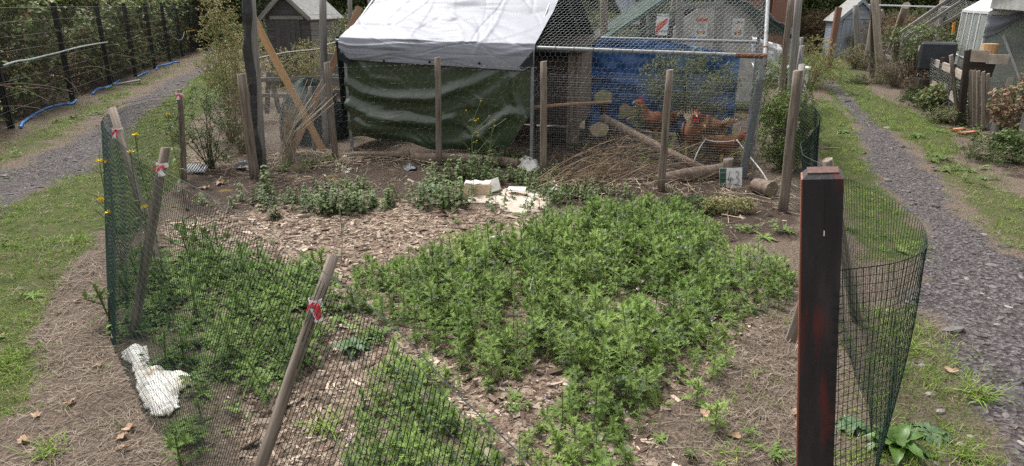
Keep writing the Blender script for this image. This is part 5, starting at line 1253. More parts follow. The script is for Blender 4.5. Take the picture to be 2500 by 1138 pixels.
for x, m_ in ((-.045, 'tank'), (.0, 'orange'), (.045, 'tank')): flat('drawn_hen', [(x-.02, -.075), (x-.012, -.11), (x+.012, -.11), (x+.02, -.07), (x+.012, -.045), (x+.004, -.07), (x-.012, -.06)], M[m_], t, Mx)
t, Mx = sign_thing(1802, 68, YS+.02, .2, .30, 'faded pale sign headed CAN, beside the darker post', 0, 'mottled')
text('CAN', .06, (0, -.006, .07), Mx, M['tank'], t)
for x, m_ in ((-.04, 'tank'), (.03, 'tank')): flat('drawn_hen', [(x-.025, -.07), (x-.012, -.11), (x+.02, -.11), (x+.028, -.06), (x+.012, -.02), (x, -.06)], M[m_], t, Mx)
flat('yellow_shape', [(-.05, -.06), (-.01, -.10), (.0, -.06), (-.03, -.03)], M['orange'], t, Mx, -.0084)
c = AT(1691, 94, YS); o = MB().box(c, (.09, .03, .05)).obj('blue_clip', M['blue']); recentre(o); tag(o, 'small blue plastic box on the rail under the signs', 'box')
# crumpled blue and white plastic beside the corner pole
PN = fbm(*np.meshgrid(np.linspace(0, 5, 25), np.linspace(0, 5, 25)), 88, 4)-.5
a, b, c_, d_ = AT(1838, 90, 9.6), AT(1905, 110, 9.6), AT(1838, 190, 9.5), AT(1905, 195, 9.5)
mb = MB(); mb.grid(lambda u, v: a.lerp(b, u).lerp(c_.lerp(d_, u), v)+Vector((0, PN[int(round(v*24)), int(round(u*24))]*.35, 0)), 24, 24); o = mb.obj('plastic_sheet', M['polythene'], smooth=True); recentre(o); solid(o, .004); tag(o, 'crumpled clear plastic sheet hanging behind the corner pole', 'sheet')
# pale water butt and post
bt_ = thing('water_butt', 'pale ribbed water butt behind the bush at the corner of the run', 'barrel', G(1885, 232))
c = Vector((3.75, 9.2, 0)); rs = [.17, .185, .175, .19, .18, .19, .175, .185, .17]; mb = MB(); mb.tube([c+Vector((0, 0, .05+.11*k)) for k in range(9)], rs, 20); mb.obj('barrel', M['whiteplastic'], bt_, smooth=True)
mb = MB(); mb.tube([c+Vector((0, 0, .935)), c+Vector((0, 0, .965))], .2, 20); mb.obj('lid', M['whiteplastic'], bt_, smooth=False)
s, b, t = stake_at(Vector((3.68, 8.8, 0)), (1912, 182), None, .045, None, 'darkwood', name='stake'); tag(s, 'dark stake in front of the pale water butt', 'stake')
# tall slim poles at the right corner
tall('pole', None, (1935, -30), .034, 'tall weathered pole, thickest of the group by the path netting', by=7.9, b=Vector((3.12, 7.9, 0)), m='oldwood')
tall('pole', None, (1950, -30), .026, 'tall slim grey pole beside the thickest one', by=7.6, b=Vector((3.12, 7.6, 0)))
tall('pole', None, (1958, -30), .022, 'slimmest tall pole, nearest the path', by=8.2, b=Vector((3.42, 8.2, 0)))
# grey netting fence along the path
pf = thing('wire_fence', 'hazy grey wire netting along the grassy path', 'fence', Vector((3.8, 10, 0)))
q = [Vector((2.75, 6.6, 0)), Vector((3.3, 8.0, 0)), Vector((4.1, 10.0, 0)), Vector((5.4, 13.5, 0)), Vector((7.2, 18.5, 0))]
for a, b in zip(q[:-1], q[1:]):
    W = (b-a).length; wire_obj('netting', hexnet(lambda u, v: a.lerp(b, u)+Vector((0, 0, .02+v*1.25)), W, 1.25, .06, warp=.2), .0013, M['finewire'], pf); post('post', b, b+Vector((.02, 0, 1.3)), .03, M['greywood'], pf)
# ================================================================== RIGHT-HAND PLOTS
tall('leaning_stake', (2098, 165), (2089, 12), 0.083, 'brown leaning stake standing alone at the path edge')
tall('leaning_stake', (2112, 168), (2132, 40), 0.074, 'brown stake leaning the other way, close to the lone one', m='stalkwood')
tall('leaning_stake', (2152, 200), (2133, -30), 0.083, 'longest pale pole of the cluster, its foot nearest the path', m='stalkwood')
tall('leaning_stake', (2140, 150), (2146, -30), 0.074, 'upright pole at the back of the pole cluster', m='oldwood')
tall('leaning_stake', (2130, 190), (2131, 0), 0.056, 'thin dark stick upright in the pole cluster', m='darkwood')
tall('leaning_stake', (2178, 140), (2150, 25), 0.083, 'slanting pole bracing the cluster', m='oldwood')
o = tall('leaning_stake', None, (2213, 12), 0.102, 'thick pale pole leaning out over the netted cage', m='stalkwood', b=G(2165, 150), by=19)
tall('leaning_stake', (2228, 208), (2256, 106), 0.111, 'thick round stake leaning at the corner of the rail fence', m='stalkwood')
tall('leaning_stake', (2275, 160), (2302, 0), 0.083, 'tall pale stake rising above the bramble clump', m='oldwood')
# red post and little picket of boards
b = G(2036, 130); o = plank('red_post', Vector((AT(2044, 18, 20).x, 20, 0)), AT(2048, 18, 20), .16, .12, M['redshed']); tag(o, 'red painted post in front of the pale blue shed', 'post')
pf2 = thing('board_fence', 'row of leaning grey boards between the path and the blue shed', 'fence', G(2060, 140))
for k in range(7):
    b = G(2046+k*9, 118+k*5); plank('board', b, AT(2046+k*9+random.uniform(2, 8), 68+k*2, b.y), .14, .025, M['greywood'], pf2, ref=(0, 1, 0))
a = G(2042, 116); o = MB().tube([AT(2042, 58, a.y), AT(2066, 70, a.y-1)], .1, 8).obj('log_rail', M['bark'], pf2)
# rough fence of stakes, pickets and netting that closes the plots along the path
pk_ = thing('picket_fence', 'ragged fence of mixed pickets and netting between the pole cluster and the round stake', 'fence', G(2170, 185))
fa, fb_ = G(2096, 160), G(2232, 214); n_ = 17
for k in range(n_):
    q = fa.lerp(fb_, (k+.5)/n_)+Vector((random.uniform(-.1, .1), random.uniform(-.15, .15), 0)); h_ = random.uniform(.55, 1.15)
    plank('picket', q, q+Vector((random.uniform(-.18, .18), 0, h_)), random.uniform(.07, .13), .025, M[random.choice(['oldwood', 'greywood', 'stalkwood', 'darkwood'])], pk_, ref=(-.4, -1, 0))
plank('rail', fa+Vector((0, 0, .5)), fb_+Vector((0, 0, .45)), .09, .025, M['greywood'], pk_, ref=(-.8, -.6, 0))
wire_obj('netting', hexnet(lambda u, v: fa.lerp(fb_, u)+Vector((-.12, -.12, .02+v*.95)), (fb_-fa).length, .95, .075, warp=.25), .0014, M['finewire'], pk_)
pk2 = thing('picket_fence', 'low broken pickets in the dying creeper at the right-hand side', 'fence', G(2430, 330))
fa, fb_ = G(2412, 312), G(2500, 400)
for k in range(9):
    q = fa.lerp(fb_, (k+.5)/9); plank('picket', q, q+Vector((random.uniform(-.1, .1), 0, random.uniform(.5, .85))), random.uniform(.06, .10), .022, M[random.choice(['oldwood', 'greywood', 'darkwood'])], pk2, ref=(-.8, -.6, 0))
# netted cage: sloping rails with netting
nc = thing('netted_cage', 'long sloping cage of grey rails covered with netting', 'cage', Vector((11, 17, 0)))
for (x0, y0, x1, y1) in ((2195, 82, 2322, -6), (2200, 100, 2345, 4), (2212, 112, 2390, 8)):
    plank('rail', AT(x0, y0, 17.3), AT(x1, y1, 17.0), .07, .05, M['greywood'], nc)
plank('rail', AT(2120, 12, 18.2), AT(2330, 18, 17.2), .035, .03, M['roofwhite'], nc)
wire_obj('netting', squarenet(lambda u, v: AT(2195, 82, 17.3).lerp(AT(2322, -6, 17.0), u).lerp(AT(2212, 112, 17.3).lerp(AT(2390, 8, 17.0), u), v), 2.2, .6, .05, .05, .6), .003, M['finewire'], nc)
wire_obj('netting', squarenet(lambda u, v: AT(2180, 100, 17.5).lerp(AT(2240, 60, 17.4), u)+Vector((0, 0, -.5*v)), 1.0, .5, .05, .05, .6), .003, M['finewire'], nc)
for x, y in ((2205, 90), (2300, 20), (2370, 15)): q_ = AT(x, y, 17.2); plank('post', Vector((q_.x, q_.y, 0)), q_, .05, .05, M['greywood'], nc)
# rail fence on the right
rfz = thing('rail_fence', 'grey split rail fence draped with netting, sagging by the path', 'fence', G(2290, 250))
def RP(px, py, Y): return AT(px, py, Y)
for pts_ in (((2250, 132, 14.3), (2275, 150, 13.2), (2320, 167, 11.8), (2350, 185, 10.9)), ((2240, 186, 14.2), (2265, 200, 13.2), (2300, 216, 12.0), (2335, 243, 11.0))):
    for (a, b) in zip(pts_[:-1], pts_[1:]): plank('rail', RP(*a), RP(*b), .13, .03, M['stalkwood'], rfz, ref=(0, 0, 1) if False else (-.87, -.5, 0), j=.004)
for px, py, Y, by in ((2262, 128, 14.0, 232), (2305, 148, 12.3, 250), (2332, 165, 11.4, 270)): q_ = AT(px, py, Y); plank('post', Vector((q_.x+.04, q_.y+.05, 0)), q_+Vector((0, .05, .05)), .08, .06, M['darkwood'], rfz, ref=(.5, -.8, 0))
plank('brace', G(2258, 245), AT(2268, 208, 12.9), .2, .03, M['greywood'], rfz, ref=(.2, -1, 0))
plank('cap_board', AT(2248, 126, 14.1), AT(2288, 126, 13.8), .10, .03, M['greywood'], rfz, ref=(.4, -.9, 0)); plank('cap_board', AT(2252, 116, 14.2), AT(2284, 118, 13.9), .08, .03, M['greywood'], rfz, ref=(.4, -.9, 0))
wire_obj('netting', hexnet(lambda u, v: AT(2243, 212, 14.0).lerp(AT(2345, 290, 10.7), u).lerp(AT(2252, 128, 14.0).lerp(AT(2350, 180, 10.7), u), v)+Vector((-.08, -.08, 0)), 3.5, .8, .06, warp=.25), .0011, M['netwire'], rfz)
gd = thing('board_gate', 'dark brown board gate with a peeling white top board', 'gate', G(2352, 300))
b = G(2344, 305); plank('board', b, AT(2364, 122, b.y), .17, .03, M['darkwood'], gd, ref=(.5, -.8, 0)); plank('board', b+Vector((.12, .1, 0)), AT(2346, 215, b.y+.1), .12, .03, M['darkwood'], gd, ref=(.5, -.8, 0))
b2 = G(2402, 290); plank('post', Vector((b2.x, b2.y, 0)), AT(2415, 124, b2.y), .07, .06, M['darkwood'], gd)
plank('peeling_board', AT(2364, 136, 10.35), AT(2412, 138, 10.3), .17, .02, M['clothsheet'], gd, ref=(0, -1, 0)); plank('peeling_board', AT(2410, 144, 10.32), AT(2462, 146, 10.2), .14, .02, M['clothsheet'], gd, ref=(0, -1, 0))
plank('cross_board', AT(2366, 165, 10.45), AT(2425, 172, 10.4), .2, .02, M['darkwood'], gd, ref=(0, -1, 0))
o = tall('leaning_stake', (2343, 300), (2321, 135), .03, 'thin square stake leaning against the dark board gate', m='oldwood')
pg = thing('pallet_gate', 'upright grey pallet of narrow slats beside the dark gate', 'pallet', G(2385, 305))
for k, (bx, by, tx, ty) in enumerate(((2354, 300, 2368, 172), (2362, 305, 2378, 172), (2372, 308, 2388, 173), (2384, 310, 2400, 175), (2396, 302, 2412, 180))):
    b = G(bx, by); b.y -= .15; plank('slat', b, AT(tx, ty, b.y), .058, .02, M['stalkwood'], pg, ref=(.3, -1, 0))
for z in (.25, .62): q0 = G(2354, 301); q1 = G(2400, 301); plank('bearer', q0+Vector((0, .06, z)), q1+Vector((0, .06, z)), .06, .03, M['greywood'], pg, ref=(0, 1, 0))
# greenhouse
gh = thing('greenhouse', 'aluminium greenhouse with a white ribbed roof and glass sides', 'greenhouse', Vector((6.6, 9.2, 0)))
Cn = Vector((7.72, 11.5, 0)); dl = Vector((.43, .903, 0)); dg_ = Vector((.903, -.43, 0)); LH, GW, EV, RG = 3.0, 2.4, 1.62, 2.45
def GP(a, b, z): return Cn+dl*a+dg_*b+Vector((0, 0, z))
def bar(p, q, w_=.035, m='alu'): plank('glazing_bar', p, q, w_, .03, M[m], gh)
for a in np.linspace(0, LH, 5): bar(GP(a, 0, .15), GP(a, 0, EV)); bar(GP(a, 0, EV), GP(a, GW/2, RG))
bar(GP(0, 0, EV), GP(LH, 0, EV), .05); bar(GP(0, 0, .15), GP(LH, 0, .15), .05); bar(GP(0, GW/2, RG), GP(LH, GW/2, RG)); bar(GP(0, 0, EV), GP(0, GW, EV), .07); bar(GP(0, GW/2, RG), GP(0, GW, EV)); bar(GP(0, 0, .8), GP(LH, 0, .8), .02)
for b_ in (.8, 1.5, 2.3): bar(GP(0, b_, .15), GP(0, b_, EV+ (RG-EV)*(1-abs(b_-GW/2)/(GW/2))))
def pane(p, u, v, m='glass', name='pane', th=.004):
    mb = MB(); n = u.cross(v).normalized()*th; a, b, c, d = p, p+u, p+u+v, p+v; mb.v = [tuple(x) for x in (a, b, c, d, a+n, b+n, c+n, d+n)]
    mb.f = [(3, 2, 1, 0), (4, 5, 6, 7), (0, 1, 5, 4), (1, 2, 6, 5), (2, 3, 7, 6), (3, 0, 4, 7)]; return mb.obj(name, M[m], gh)
for k in range(4): pane(GP(k*.75+.02, .002, .17), dl*.71, Vector((0, 0, EV-.2)))
for a, b_ in ((0, .8), (.8, 1.5), (1.5, 2.3)): pane(GP(.002, a+.02, .17), dg_*(b_-a-.04), Vector((0, 0, EV-.22)))
for k in range(8):
    s_ = dg_*(GW/2)+Vector((0, 0, RG-EV)); pane(GP(k*.375+.02, 0, EV+.02), dl*.25, s_, 'roofwhite', 'roof_panel', .01); pane(GP(k*.375+.275, 0, EV+.018), dl*.09, s_, 'galv', 'roof_bar', .012)
    pane(GP(k*.375+.02, GW, EV+.02), dl*.33, Vector((-s_.x, -s_.y, s_.z)), 'roofwhite', 'roof_panel', .01)
# shelf and pots inside
q_ = thing('potting_bench', 'grey bench with trays inside the greenhouse', 'bench', GP(.9, 1.2, 0)); 
plank('bench_top', GP(.5, .9, .95), GP(.5, 2.2, .95), .5, .03, M['greywood'], q_, ref=(0, 0, 1))
for a, b_ in ((.3, .95), (.7, 2.15)): plank('leg', GP(a, b_, 0), GP(a, b_, .94), .05, .05, M['greywood'], q_)
c = GP(.5, 1.05, .97); mb = MB()
for (x, z) in ((0, 0),): mb.v = [tuple(c+dg_*a+dl*b_+Vector((0, 0, h))) for h, s_ in ((0, .13), (.2, .18)) for a, b_ in ((-s_, -.08), (s_, -.08), (s_, .08), (-s_, .08))]
mb.f = [(0, 1, 5, 4), (1, 2, 6, 5), (2, 3, 7, 6), (3, 0, 4, 7), (3, 2, 1, 0)]; o = mb.obj('planter', M['purple']); recentre(o); solid(o, .008); tag(o, 'purple plastic planter on the greenhouse bench', 'planter')
mb = MB(); mb.grid(lambda u, v: GP(-.03+.02*math.sin(v*9), -.02+u*.75, EV-.02-v*.38*(1-u)**1.3-.04*math.sin(u*7)), 12, 8); o = mb.obj('plastic_rag', M['whitetarp'], smooth=True); recentre(o); solid(o, .004); tag(o, 'white plastic rag hanging at the corner of the greenhouse gable', 'rag')
o = plank('door_brace', GP(-.05, .25, EV-.35), GP(-.05, .75, .3), .04, .02, M['alu'], gh)
c = AT(2418, 112, 10.5); mb = MB(); mb.tube([c+Vector((0, 0, -.16)), c+Vector((0, 0, .03))], [.10, .11], 14); o = mb.obj('rusty_bucket', M['newwood'], smooth=False); recentre(o); tag(o, 'ochre bucket upturned on the gate post', 'bucket')
mb = MB(); mb.box((0, 0, 0), (.58, .45, .5)); o = mb.obj('water_tank', M['tank'], M=Matrix.Translation(AT(2305, 125, 12.9)+Vector((0, .2, -.1))) @ Matrix.Rotation(R(-28), 4, 'Z')); o.modifiers.new('b', 'BEVEL').width = .03; tag(o, 'black square water tank between the brambles and the greenhouse', 'tank')
o = plank('tank_stand', Vector((o.location.x, o.location.y, 0)), Vector((o.location.x, o.location.y, .42)), .7, .5, M['darkwood']); tag(o, 'dark timber block carrying the black water tank', 'stand')
# yellow tool handle
o = plank('tool_handle', AT(2326, 85, 14.5), AT(2330, 55, 14.5), .05, .03, M['orange']); tag(o, 'orange handle standing beside the greenhouse', 'handle')
# grey building at the right edge
gb = thing('garden_shed', 'grey and black boarded shed at the right-hand edge of the plots', 'shed', Vector((8.4, 9.6, 0)))
n_before = set(gb.children)
ga = Vector((.97, -.22, 0)); gq = Vector((7.48, 9.75, 0))
plank('corner_post', gq, gq+Vector((0, 0, 1.66)), .16, .14, M['blackpaint'], gb)
plank('fascia', gq-ga*.22+Vector((0, -.1, 1.76)), gq+ga*1.4+Vector((0, -.1, 1.80)), .24, .05, M['greywood'], gb, ref=(.2, 1, 0)); plank('fascia', gq-ga*.22+Vector((0, -.1, 1.76)), gq+Vector((.3, 1.8, 1.80)), .24, .05, M['roofgrey'], gb, ref=(1, 0, 0))
for k in range(8): plank('board', gq+ga*.09+Vector((0, 0, .1+.15*k)), gq+ga*1.5+Vector((0, 0, .1+.15*k)), .145, .02, M['greywood'], gb, ref=(.2, 1, 0))
plank('window_frame', gq+ga*.16+Vector((0, -.06, 1.24)), gq+ga*.16+Vector((0, -.06, 1.62)), .05, .03, M['white'], gb); plank('window_sill', gq-ga*.1+Vector((0, -.1, 1.2)), gq+ga*1.4+Vector((0, -.1, 1.2)), .07, .08, M['greywood'], gb, ref=(.2, 1, 0))
mb = MB(); mb.box(tuple(gq+ga*.8+Vector((0, 0, 1.42))), (1.2, .02, .38)); mb.obj('window_pane', M['glass'], gb)
mb = MB(); mb.quad(gq+Vector((-.25, -.3, 1.9)), gq+ga*1.6+Vector((0, -.3, 1.95)), gq+ga*1.6+Vector((.4, 1.8, 2.1)), gq+Vector((.15, 1.9, 2.05))); o = mb.obj('roof', M['roofgrey'], gb); solid(o, .05)

# ================================================================== PLANTS one can tell apart
def bush(name, label, c, rad, n, material, temps, stems=12, h=None, sm='darkstem', scale=1.0, hollow=.35, cat='shrub', clump=1.6, thr=.42, tl=.7, stem_r=.008, group=None):
    """a shrub: stems from one foot, leaves filling an uneven crown"""
    c = Vector(c); t = thing(name, label, cat, (c.x, c.y, gz(c.x, c.y)), group); h = h or rad[2]*2
    u = RNG.normal(size=(n*3, 3)); u /= np.linalg.norm(u, axis=1, keepdims=True); r_ = RNG.random(n*3)**(1/3); P = u*r_[:, None]
    k = (fbm(P[:, 0]*clump*2+c.x, P[:, 2]*clump*2+P[:, 1]*clump, 7+len(label), 3) > thr) & (r_ > hollow); P = P[k][:n]
    W = P*np.array(rad)[None]+np.array([c.x, c.y, c.z+rad[2]]); W[:, 2] = np.maximum(W[:, 2], .02)
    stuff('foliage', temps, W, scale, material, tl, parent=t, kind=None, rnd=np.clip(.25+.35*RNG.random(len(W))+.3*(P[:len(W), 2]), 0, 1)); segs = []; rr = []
    for i in range(stems):
        p = Vector((c.x+random.uniform(-.05, .05), c.y+random.uniform(-.05, .05), 0)); e = W[random.randrange(len(W))]; e = Vector(e); q0 = p
        for k in range(1, 7):
            s_ = k/6; q = p.lerp(e, s_)+Vector((0, 0, .12*rad[2]*math.sin(math.pi*s_))); segs.append((q0, q)); rr.append(stem_r*(1-.75*s_)); q0 = q
            if k > 2: d = rdir(random.uniform(-.2, 1))*rad[0]*.35; segs.append((q, q+d)); rr.append(stem_r*.25)
    a = np.array([[*x, *y] for x, y in segs]); V_, F_ = wires(a[:, :3], a[:, 3:], np.array(rr)); add('stems', new_mesh('stems', V_, F_), M[sm], t); return t
# scrub to the left of the wrapped pole
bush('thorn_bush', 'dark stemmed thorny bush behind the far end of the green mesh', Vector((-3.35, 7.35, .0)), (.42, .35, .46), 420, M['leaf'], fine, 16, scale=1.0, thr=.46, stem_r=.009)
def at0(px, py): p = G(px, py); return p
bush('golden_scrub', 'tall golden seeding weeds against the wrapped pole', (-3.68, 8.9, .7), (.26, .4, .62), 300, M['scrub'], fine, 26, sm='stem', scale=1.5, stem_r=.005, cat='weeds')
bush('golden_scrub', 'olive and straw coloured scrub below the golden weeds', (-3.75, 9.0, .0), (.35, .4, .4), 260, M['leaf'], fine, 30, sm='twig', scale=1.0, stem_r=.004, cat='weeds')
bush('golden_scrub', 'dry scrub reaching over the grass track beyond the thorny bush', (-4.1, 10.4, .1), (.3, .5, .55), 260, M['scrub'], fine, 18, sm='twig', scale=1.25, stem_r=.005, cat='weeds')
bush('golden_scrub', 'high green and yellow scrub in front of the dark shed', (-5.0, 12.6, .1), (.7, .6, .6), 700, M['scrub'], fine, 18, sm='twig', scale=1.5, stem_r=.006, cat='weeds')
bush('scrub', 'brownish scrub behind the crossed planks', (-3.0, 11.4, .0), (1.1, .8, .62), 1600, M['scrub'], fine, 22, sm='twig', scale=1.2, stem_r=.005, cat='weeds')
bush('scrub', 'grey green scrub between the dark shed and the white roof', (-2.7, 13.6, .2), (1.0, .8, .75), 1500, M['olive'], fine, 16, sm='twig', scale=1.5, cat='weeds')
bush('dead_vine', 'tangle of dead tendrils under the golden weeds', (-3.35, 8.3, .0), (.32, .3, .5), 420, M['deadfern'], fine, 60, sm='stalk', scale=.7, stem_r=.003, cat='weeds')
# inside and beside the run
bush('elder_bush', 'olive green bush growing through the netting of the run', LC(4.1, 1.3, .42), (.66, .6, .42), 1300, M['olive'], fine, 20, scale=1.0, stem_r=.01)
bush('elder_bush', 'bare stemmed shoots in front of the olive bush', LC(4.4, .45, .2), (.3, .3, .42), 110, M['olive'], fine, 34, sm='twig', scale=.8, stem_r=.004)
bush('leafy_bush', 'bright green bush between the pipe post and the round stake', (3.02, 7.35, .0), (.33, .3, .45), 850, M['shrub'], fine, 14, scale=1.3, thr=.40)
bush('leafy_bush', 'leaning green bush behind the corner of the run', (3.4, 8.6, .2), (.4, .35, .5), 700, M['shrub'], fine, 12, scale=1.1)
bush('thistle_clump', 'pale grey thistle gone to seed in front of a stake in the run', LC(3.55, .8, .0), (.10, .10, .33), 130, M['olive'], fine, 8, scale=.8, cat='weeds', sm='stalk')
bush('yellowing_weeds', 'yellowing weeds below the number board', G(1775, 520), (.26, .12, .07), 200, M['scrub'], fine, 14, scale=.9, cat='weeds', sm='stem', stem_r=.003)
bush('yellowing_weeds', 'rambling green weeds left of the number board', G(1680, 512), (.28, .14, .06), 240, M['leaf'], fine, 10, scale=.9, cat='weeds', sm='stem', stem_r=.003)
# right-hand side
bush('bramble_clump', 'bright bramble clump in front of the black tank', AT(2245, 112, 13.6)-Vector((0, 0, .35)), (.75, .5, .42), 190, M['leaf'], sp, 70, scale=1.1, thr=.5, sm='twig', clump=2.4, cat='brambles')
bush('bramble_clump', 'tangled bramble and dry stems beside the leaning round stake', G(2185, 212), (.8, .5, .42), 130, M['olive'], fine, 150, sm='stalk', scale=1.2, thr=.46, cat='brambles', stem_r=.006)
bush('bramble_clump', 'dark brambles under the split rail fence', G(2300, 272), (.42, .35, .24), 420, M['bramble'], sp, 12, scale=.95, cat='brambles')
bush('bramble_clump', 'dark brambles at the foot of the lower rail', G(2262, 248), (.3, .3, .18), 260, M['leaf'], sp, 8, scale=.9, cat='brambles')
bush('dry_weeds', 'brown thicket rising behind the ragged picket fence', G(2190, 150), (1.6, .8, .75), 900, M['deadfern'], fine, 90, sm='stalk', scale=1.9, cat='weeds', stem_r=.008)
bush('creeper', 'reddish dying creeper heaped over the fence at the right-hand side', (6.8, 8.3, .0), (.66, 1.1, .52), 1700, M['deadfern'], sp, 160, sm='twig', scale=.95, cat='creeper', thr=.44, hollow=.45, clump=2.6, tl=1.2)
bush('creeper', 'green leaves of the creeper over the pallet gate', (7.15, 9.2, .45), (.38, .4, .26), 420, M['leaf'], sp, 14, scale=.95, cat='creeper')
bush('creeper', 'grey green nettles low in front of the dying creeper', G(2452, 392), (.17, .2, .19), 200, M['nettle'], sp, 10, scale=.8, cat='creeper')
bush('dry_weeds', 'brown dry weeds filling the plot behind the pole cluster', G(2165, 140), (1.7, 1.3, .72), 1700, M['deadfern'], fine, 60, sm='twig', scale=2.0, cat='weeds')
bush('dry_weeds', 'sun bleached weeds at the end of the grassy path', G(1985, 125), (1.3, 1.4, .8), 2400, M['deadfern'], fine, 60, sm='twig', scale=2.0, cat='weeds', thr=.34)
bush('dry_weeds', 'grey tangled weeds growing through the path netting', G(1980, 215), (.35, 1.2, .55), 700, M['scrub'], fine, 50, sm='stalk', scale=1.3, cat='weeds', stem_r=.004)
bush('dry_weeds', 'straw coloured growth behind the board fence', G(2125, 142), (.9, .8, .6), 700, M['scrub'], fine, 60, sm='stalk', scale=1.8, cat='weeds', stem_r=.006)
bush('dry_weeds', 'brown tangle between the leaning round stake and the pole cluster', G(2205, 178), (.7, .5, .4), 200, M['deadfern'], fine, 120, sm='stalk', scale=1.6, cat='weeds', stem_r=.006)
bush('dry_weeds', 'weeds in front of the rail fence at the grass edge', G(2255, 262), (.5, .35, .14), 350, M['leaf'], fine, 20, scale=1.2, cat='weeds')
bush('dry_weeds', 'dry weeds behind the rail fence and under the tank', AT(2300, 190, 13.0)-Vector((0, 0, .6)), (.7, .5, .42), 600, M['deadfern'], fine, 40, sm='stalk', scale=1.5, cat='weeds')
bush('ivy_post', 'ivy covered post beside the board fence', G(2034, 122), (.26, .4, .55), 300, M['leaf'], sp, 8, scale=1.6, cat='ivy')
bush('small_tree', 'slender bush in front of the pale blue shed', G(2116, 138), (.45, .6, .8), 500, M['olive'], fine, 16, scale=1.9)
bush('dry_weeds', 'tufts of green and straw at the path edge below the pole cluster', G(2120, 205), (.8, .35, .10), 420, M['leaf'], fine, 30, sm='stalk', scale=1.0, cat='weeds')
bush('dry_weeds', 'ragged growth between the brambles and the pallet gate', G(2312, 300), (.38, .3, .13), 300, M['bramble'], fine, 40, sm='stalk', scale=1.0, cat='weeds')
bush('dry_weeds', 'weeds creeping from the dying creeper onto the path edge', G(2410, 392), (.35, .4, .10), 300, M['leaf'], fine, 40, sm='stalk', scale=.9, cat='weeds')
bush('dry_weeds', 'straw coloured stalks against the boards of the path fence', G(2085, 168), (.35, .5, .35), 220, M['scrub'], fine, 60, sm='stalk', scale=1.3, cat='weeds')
# hedge that closes the view
def hedge(name, label, x0, x1, y, h, n, material, temps, s=3.0, seed=3):
    X = RNG.uniform(x0, x1, n); Y = y+RNG.random(n)**1.5*2.5+fbm(X*.5, X*0, seed)*1.5; top = h*(.75+.5*fbm(X*.35, X*0+3, seed+1)); Z = RNG.random(n)**.8*top
    k = fbm(X*.8, Z*1.0+Y*.3, seed+2, 3) > .36; X, Y, Z = X[k], Y[k], Z[k]
    o = stuff(name, temps, np.stack([X, Y, Z], -1), s, material, .8, rnd=np.clip(.5*RNG.random(len(X))+.7*fbm(X*.6, Z*.8, seed+5)-.1, 0, 1)); return o
fs = [T_spray(9, .05, .03, .14) for _ in range(6)]
hedge('far_hedge', '', -12, 30, 27, 4.6, 26000, M['tree'], fs, 2.6, 3)
hedge('scrub_belt', '', -7.5, 3.5, 18.5, 1.5, 5000, M['olive'], fine, 2.4, 13)
hedge('scrub_belt', '', 4.6, 8.2, 20, 1.9, 1500, M['tree'], fine, 2.4, 23)
hedge('scrub_belt', '', 13.5, 26, 23, 1.7, 4500, M['olive'], fine, 2.2, 33)
mb = MB(); mb.grid(lambda u, v: Vector((-40+80*u, 31+.8*math.sin(u*40), -0.2+v*5.2)), 60, 4); o = mb.obj('hill', M['clod'], smooth=True); solid(o, 2.0, 1); o['kind'] = 'structure'
# extra far posts and things beyond
tall('pole', None, (1650, -30), .06, 'grey pole standing beyond the green netting', by=14.0, b=Vector((3.1, 14.0, 0)), m='oldwood')
tall('pole', None, (1474, -30), .07, 'pale pole behind the ridge of the tarpaulin run', by=12.6, b=Vector((1.7, 12.6, 0)), m='oldwood')
tall('pole', None, (1580, -30), .03, 'thin grey pole beyond the neighbouring gable', by=14.5, b=Vector((2.9, 14.5, 0)))
tall('pole', None, (855, -30), .04, 'thin pole between the dark shed and the white roof', by=12.5, b=Vector((-2.95, 12.5, 0)))
tall('pole', None, (902, -30), .04, 'thin pole just beyond the edge of the white roof', by=13.5, b=Vector((-2.75, 13.5, 0)))
mb = MB(); mb.quad(AT(1490, -20, 16), AT(1545, -20, 16.5), AT(1560, 60, 16.5), AT(1530, 60, 16)); o = mb.obj('net_screen', M['blueshed']); recentre(o); solid(o, .03); tag(o, 'blue grey screen of fine net beyond the run', 'screen')

# nettles in the soil
def nettle_mesh(h=.28, pairs=6, L=.07):
    T = TB(); T.rod((0, 0, 0), (0, 0, h), .003, -.1)
    for i in range(pairs):
        z = h*(.2+.8*i/(pairs-1)); l = L*(1.15-.65*i/(pairs-1)); a = i*1.57+random.uniform(-.3, .3)
        for k in range(4 if i == pairs-1 else 2): T.oval((0, 0, z), rdir(random.uniform(.0, .5), a+k*(3.14 if i < pairs-1 else 1.57)), l*random.uniform(.8, 1.1), l*.55, .45, .05+.3*i/pairs, n=3)
    return T.out()
def nettle_clump(name, label, cx_, cy_, n, spread, h, cat='nettles', L=.07, material='nettle'):
    c = G(cx_, cy_); tm = [nettle_mesh(h*random.uniform(.8, 1.15), L=L) for _ in range(5)]
    P = np.array([[c.x+random.gauss(0, spread), c.y+random.gauss(0, spread*.6), 0] for _ in range(n)]); P[:, 2] = hz(P[:, 0], P[:, 1])
    me = scatter_mesh(name, tm, P, RNG.uniform(.7, 1.1, n), .22); o = add(name, me, M[material]); recentre(o); return tag(o, label, cat)
nettle_clump('nettle_clump', 'lush nettle clump to the left of the brown foam box', 1085, 500, 42, .16, .24)
nettle_clump('nettle_clump', 'nettles and weeds rising in front of the green tarpaulin', 1120, 440, 36, .18, .26)
nettle_clump('nettle_clump', 'green tangle behind the foam box and the sheet', 1260, 440, 60, .28, .16, L=.055)
nettle_clump('nettle_clump', 'large nettle clump right of the spindly seeding thistle', 885, 505, 44, .17, .17, L=.065)
nettle_clump('nettle_clump', 'nettles at the foot of the spindly seeding thistle', 800, 515, 40, .15, .2, L=.06)
nettle_clump('nettle_clump', 'small nettle patch under the white seed heads', 840, 462, 26, .13, .13, L=.06)
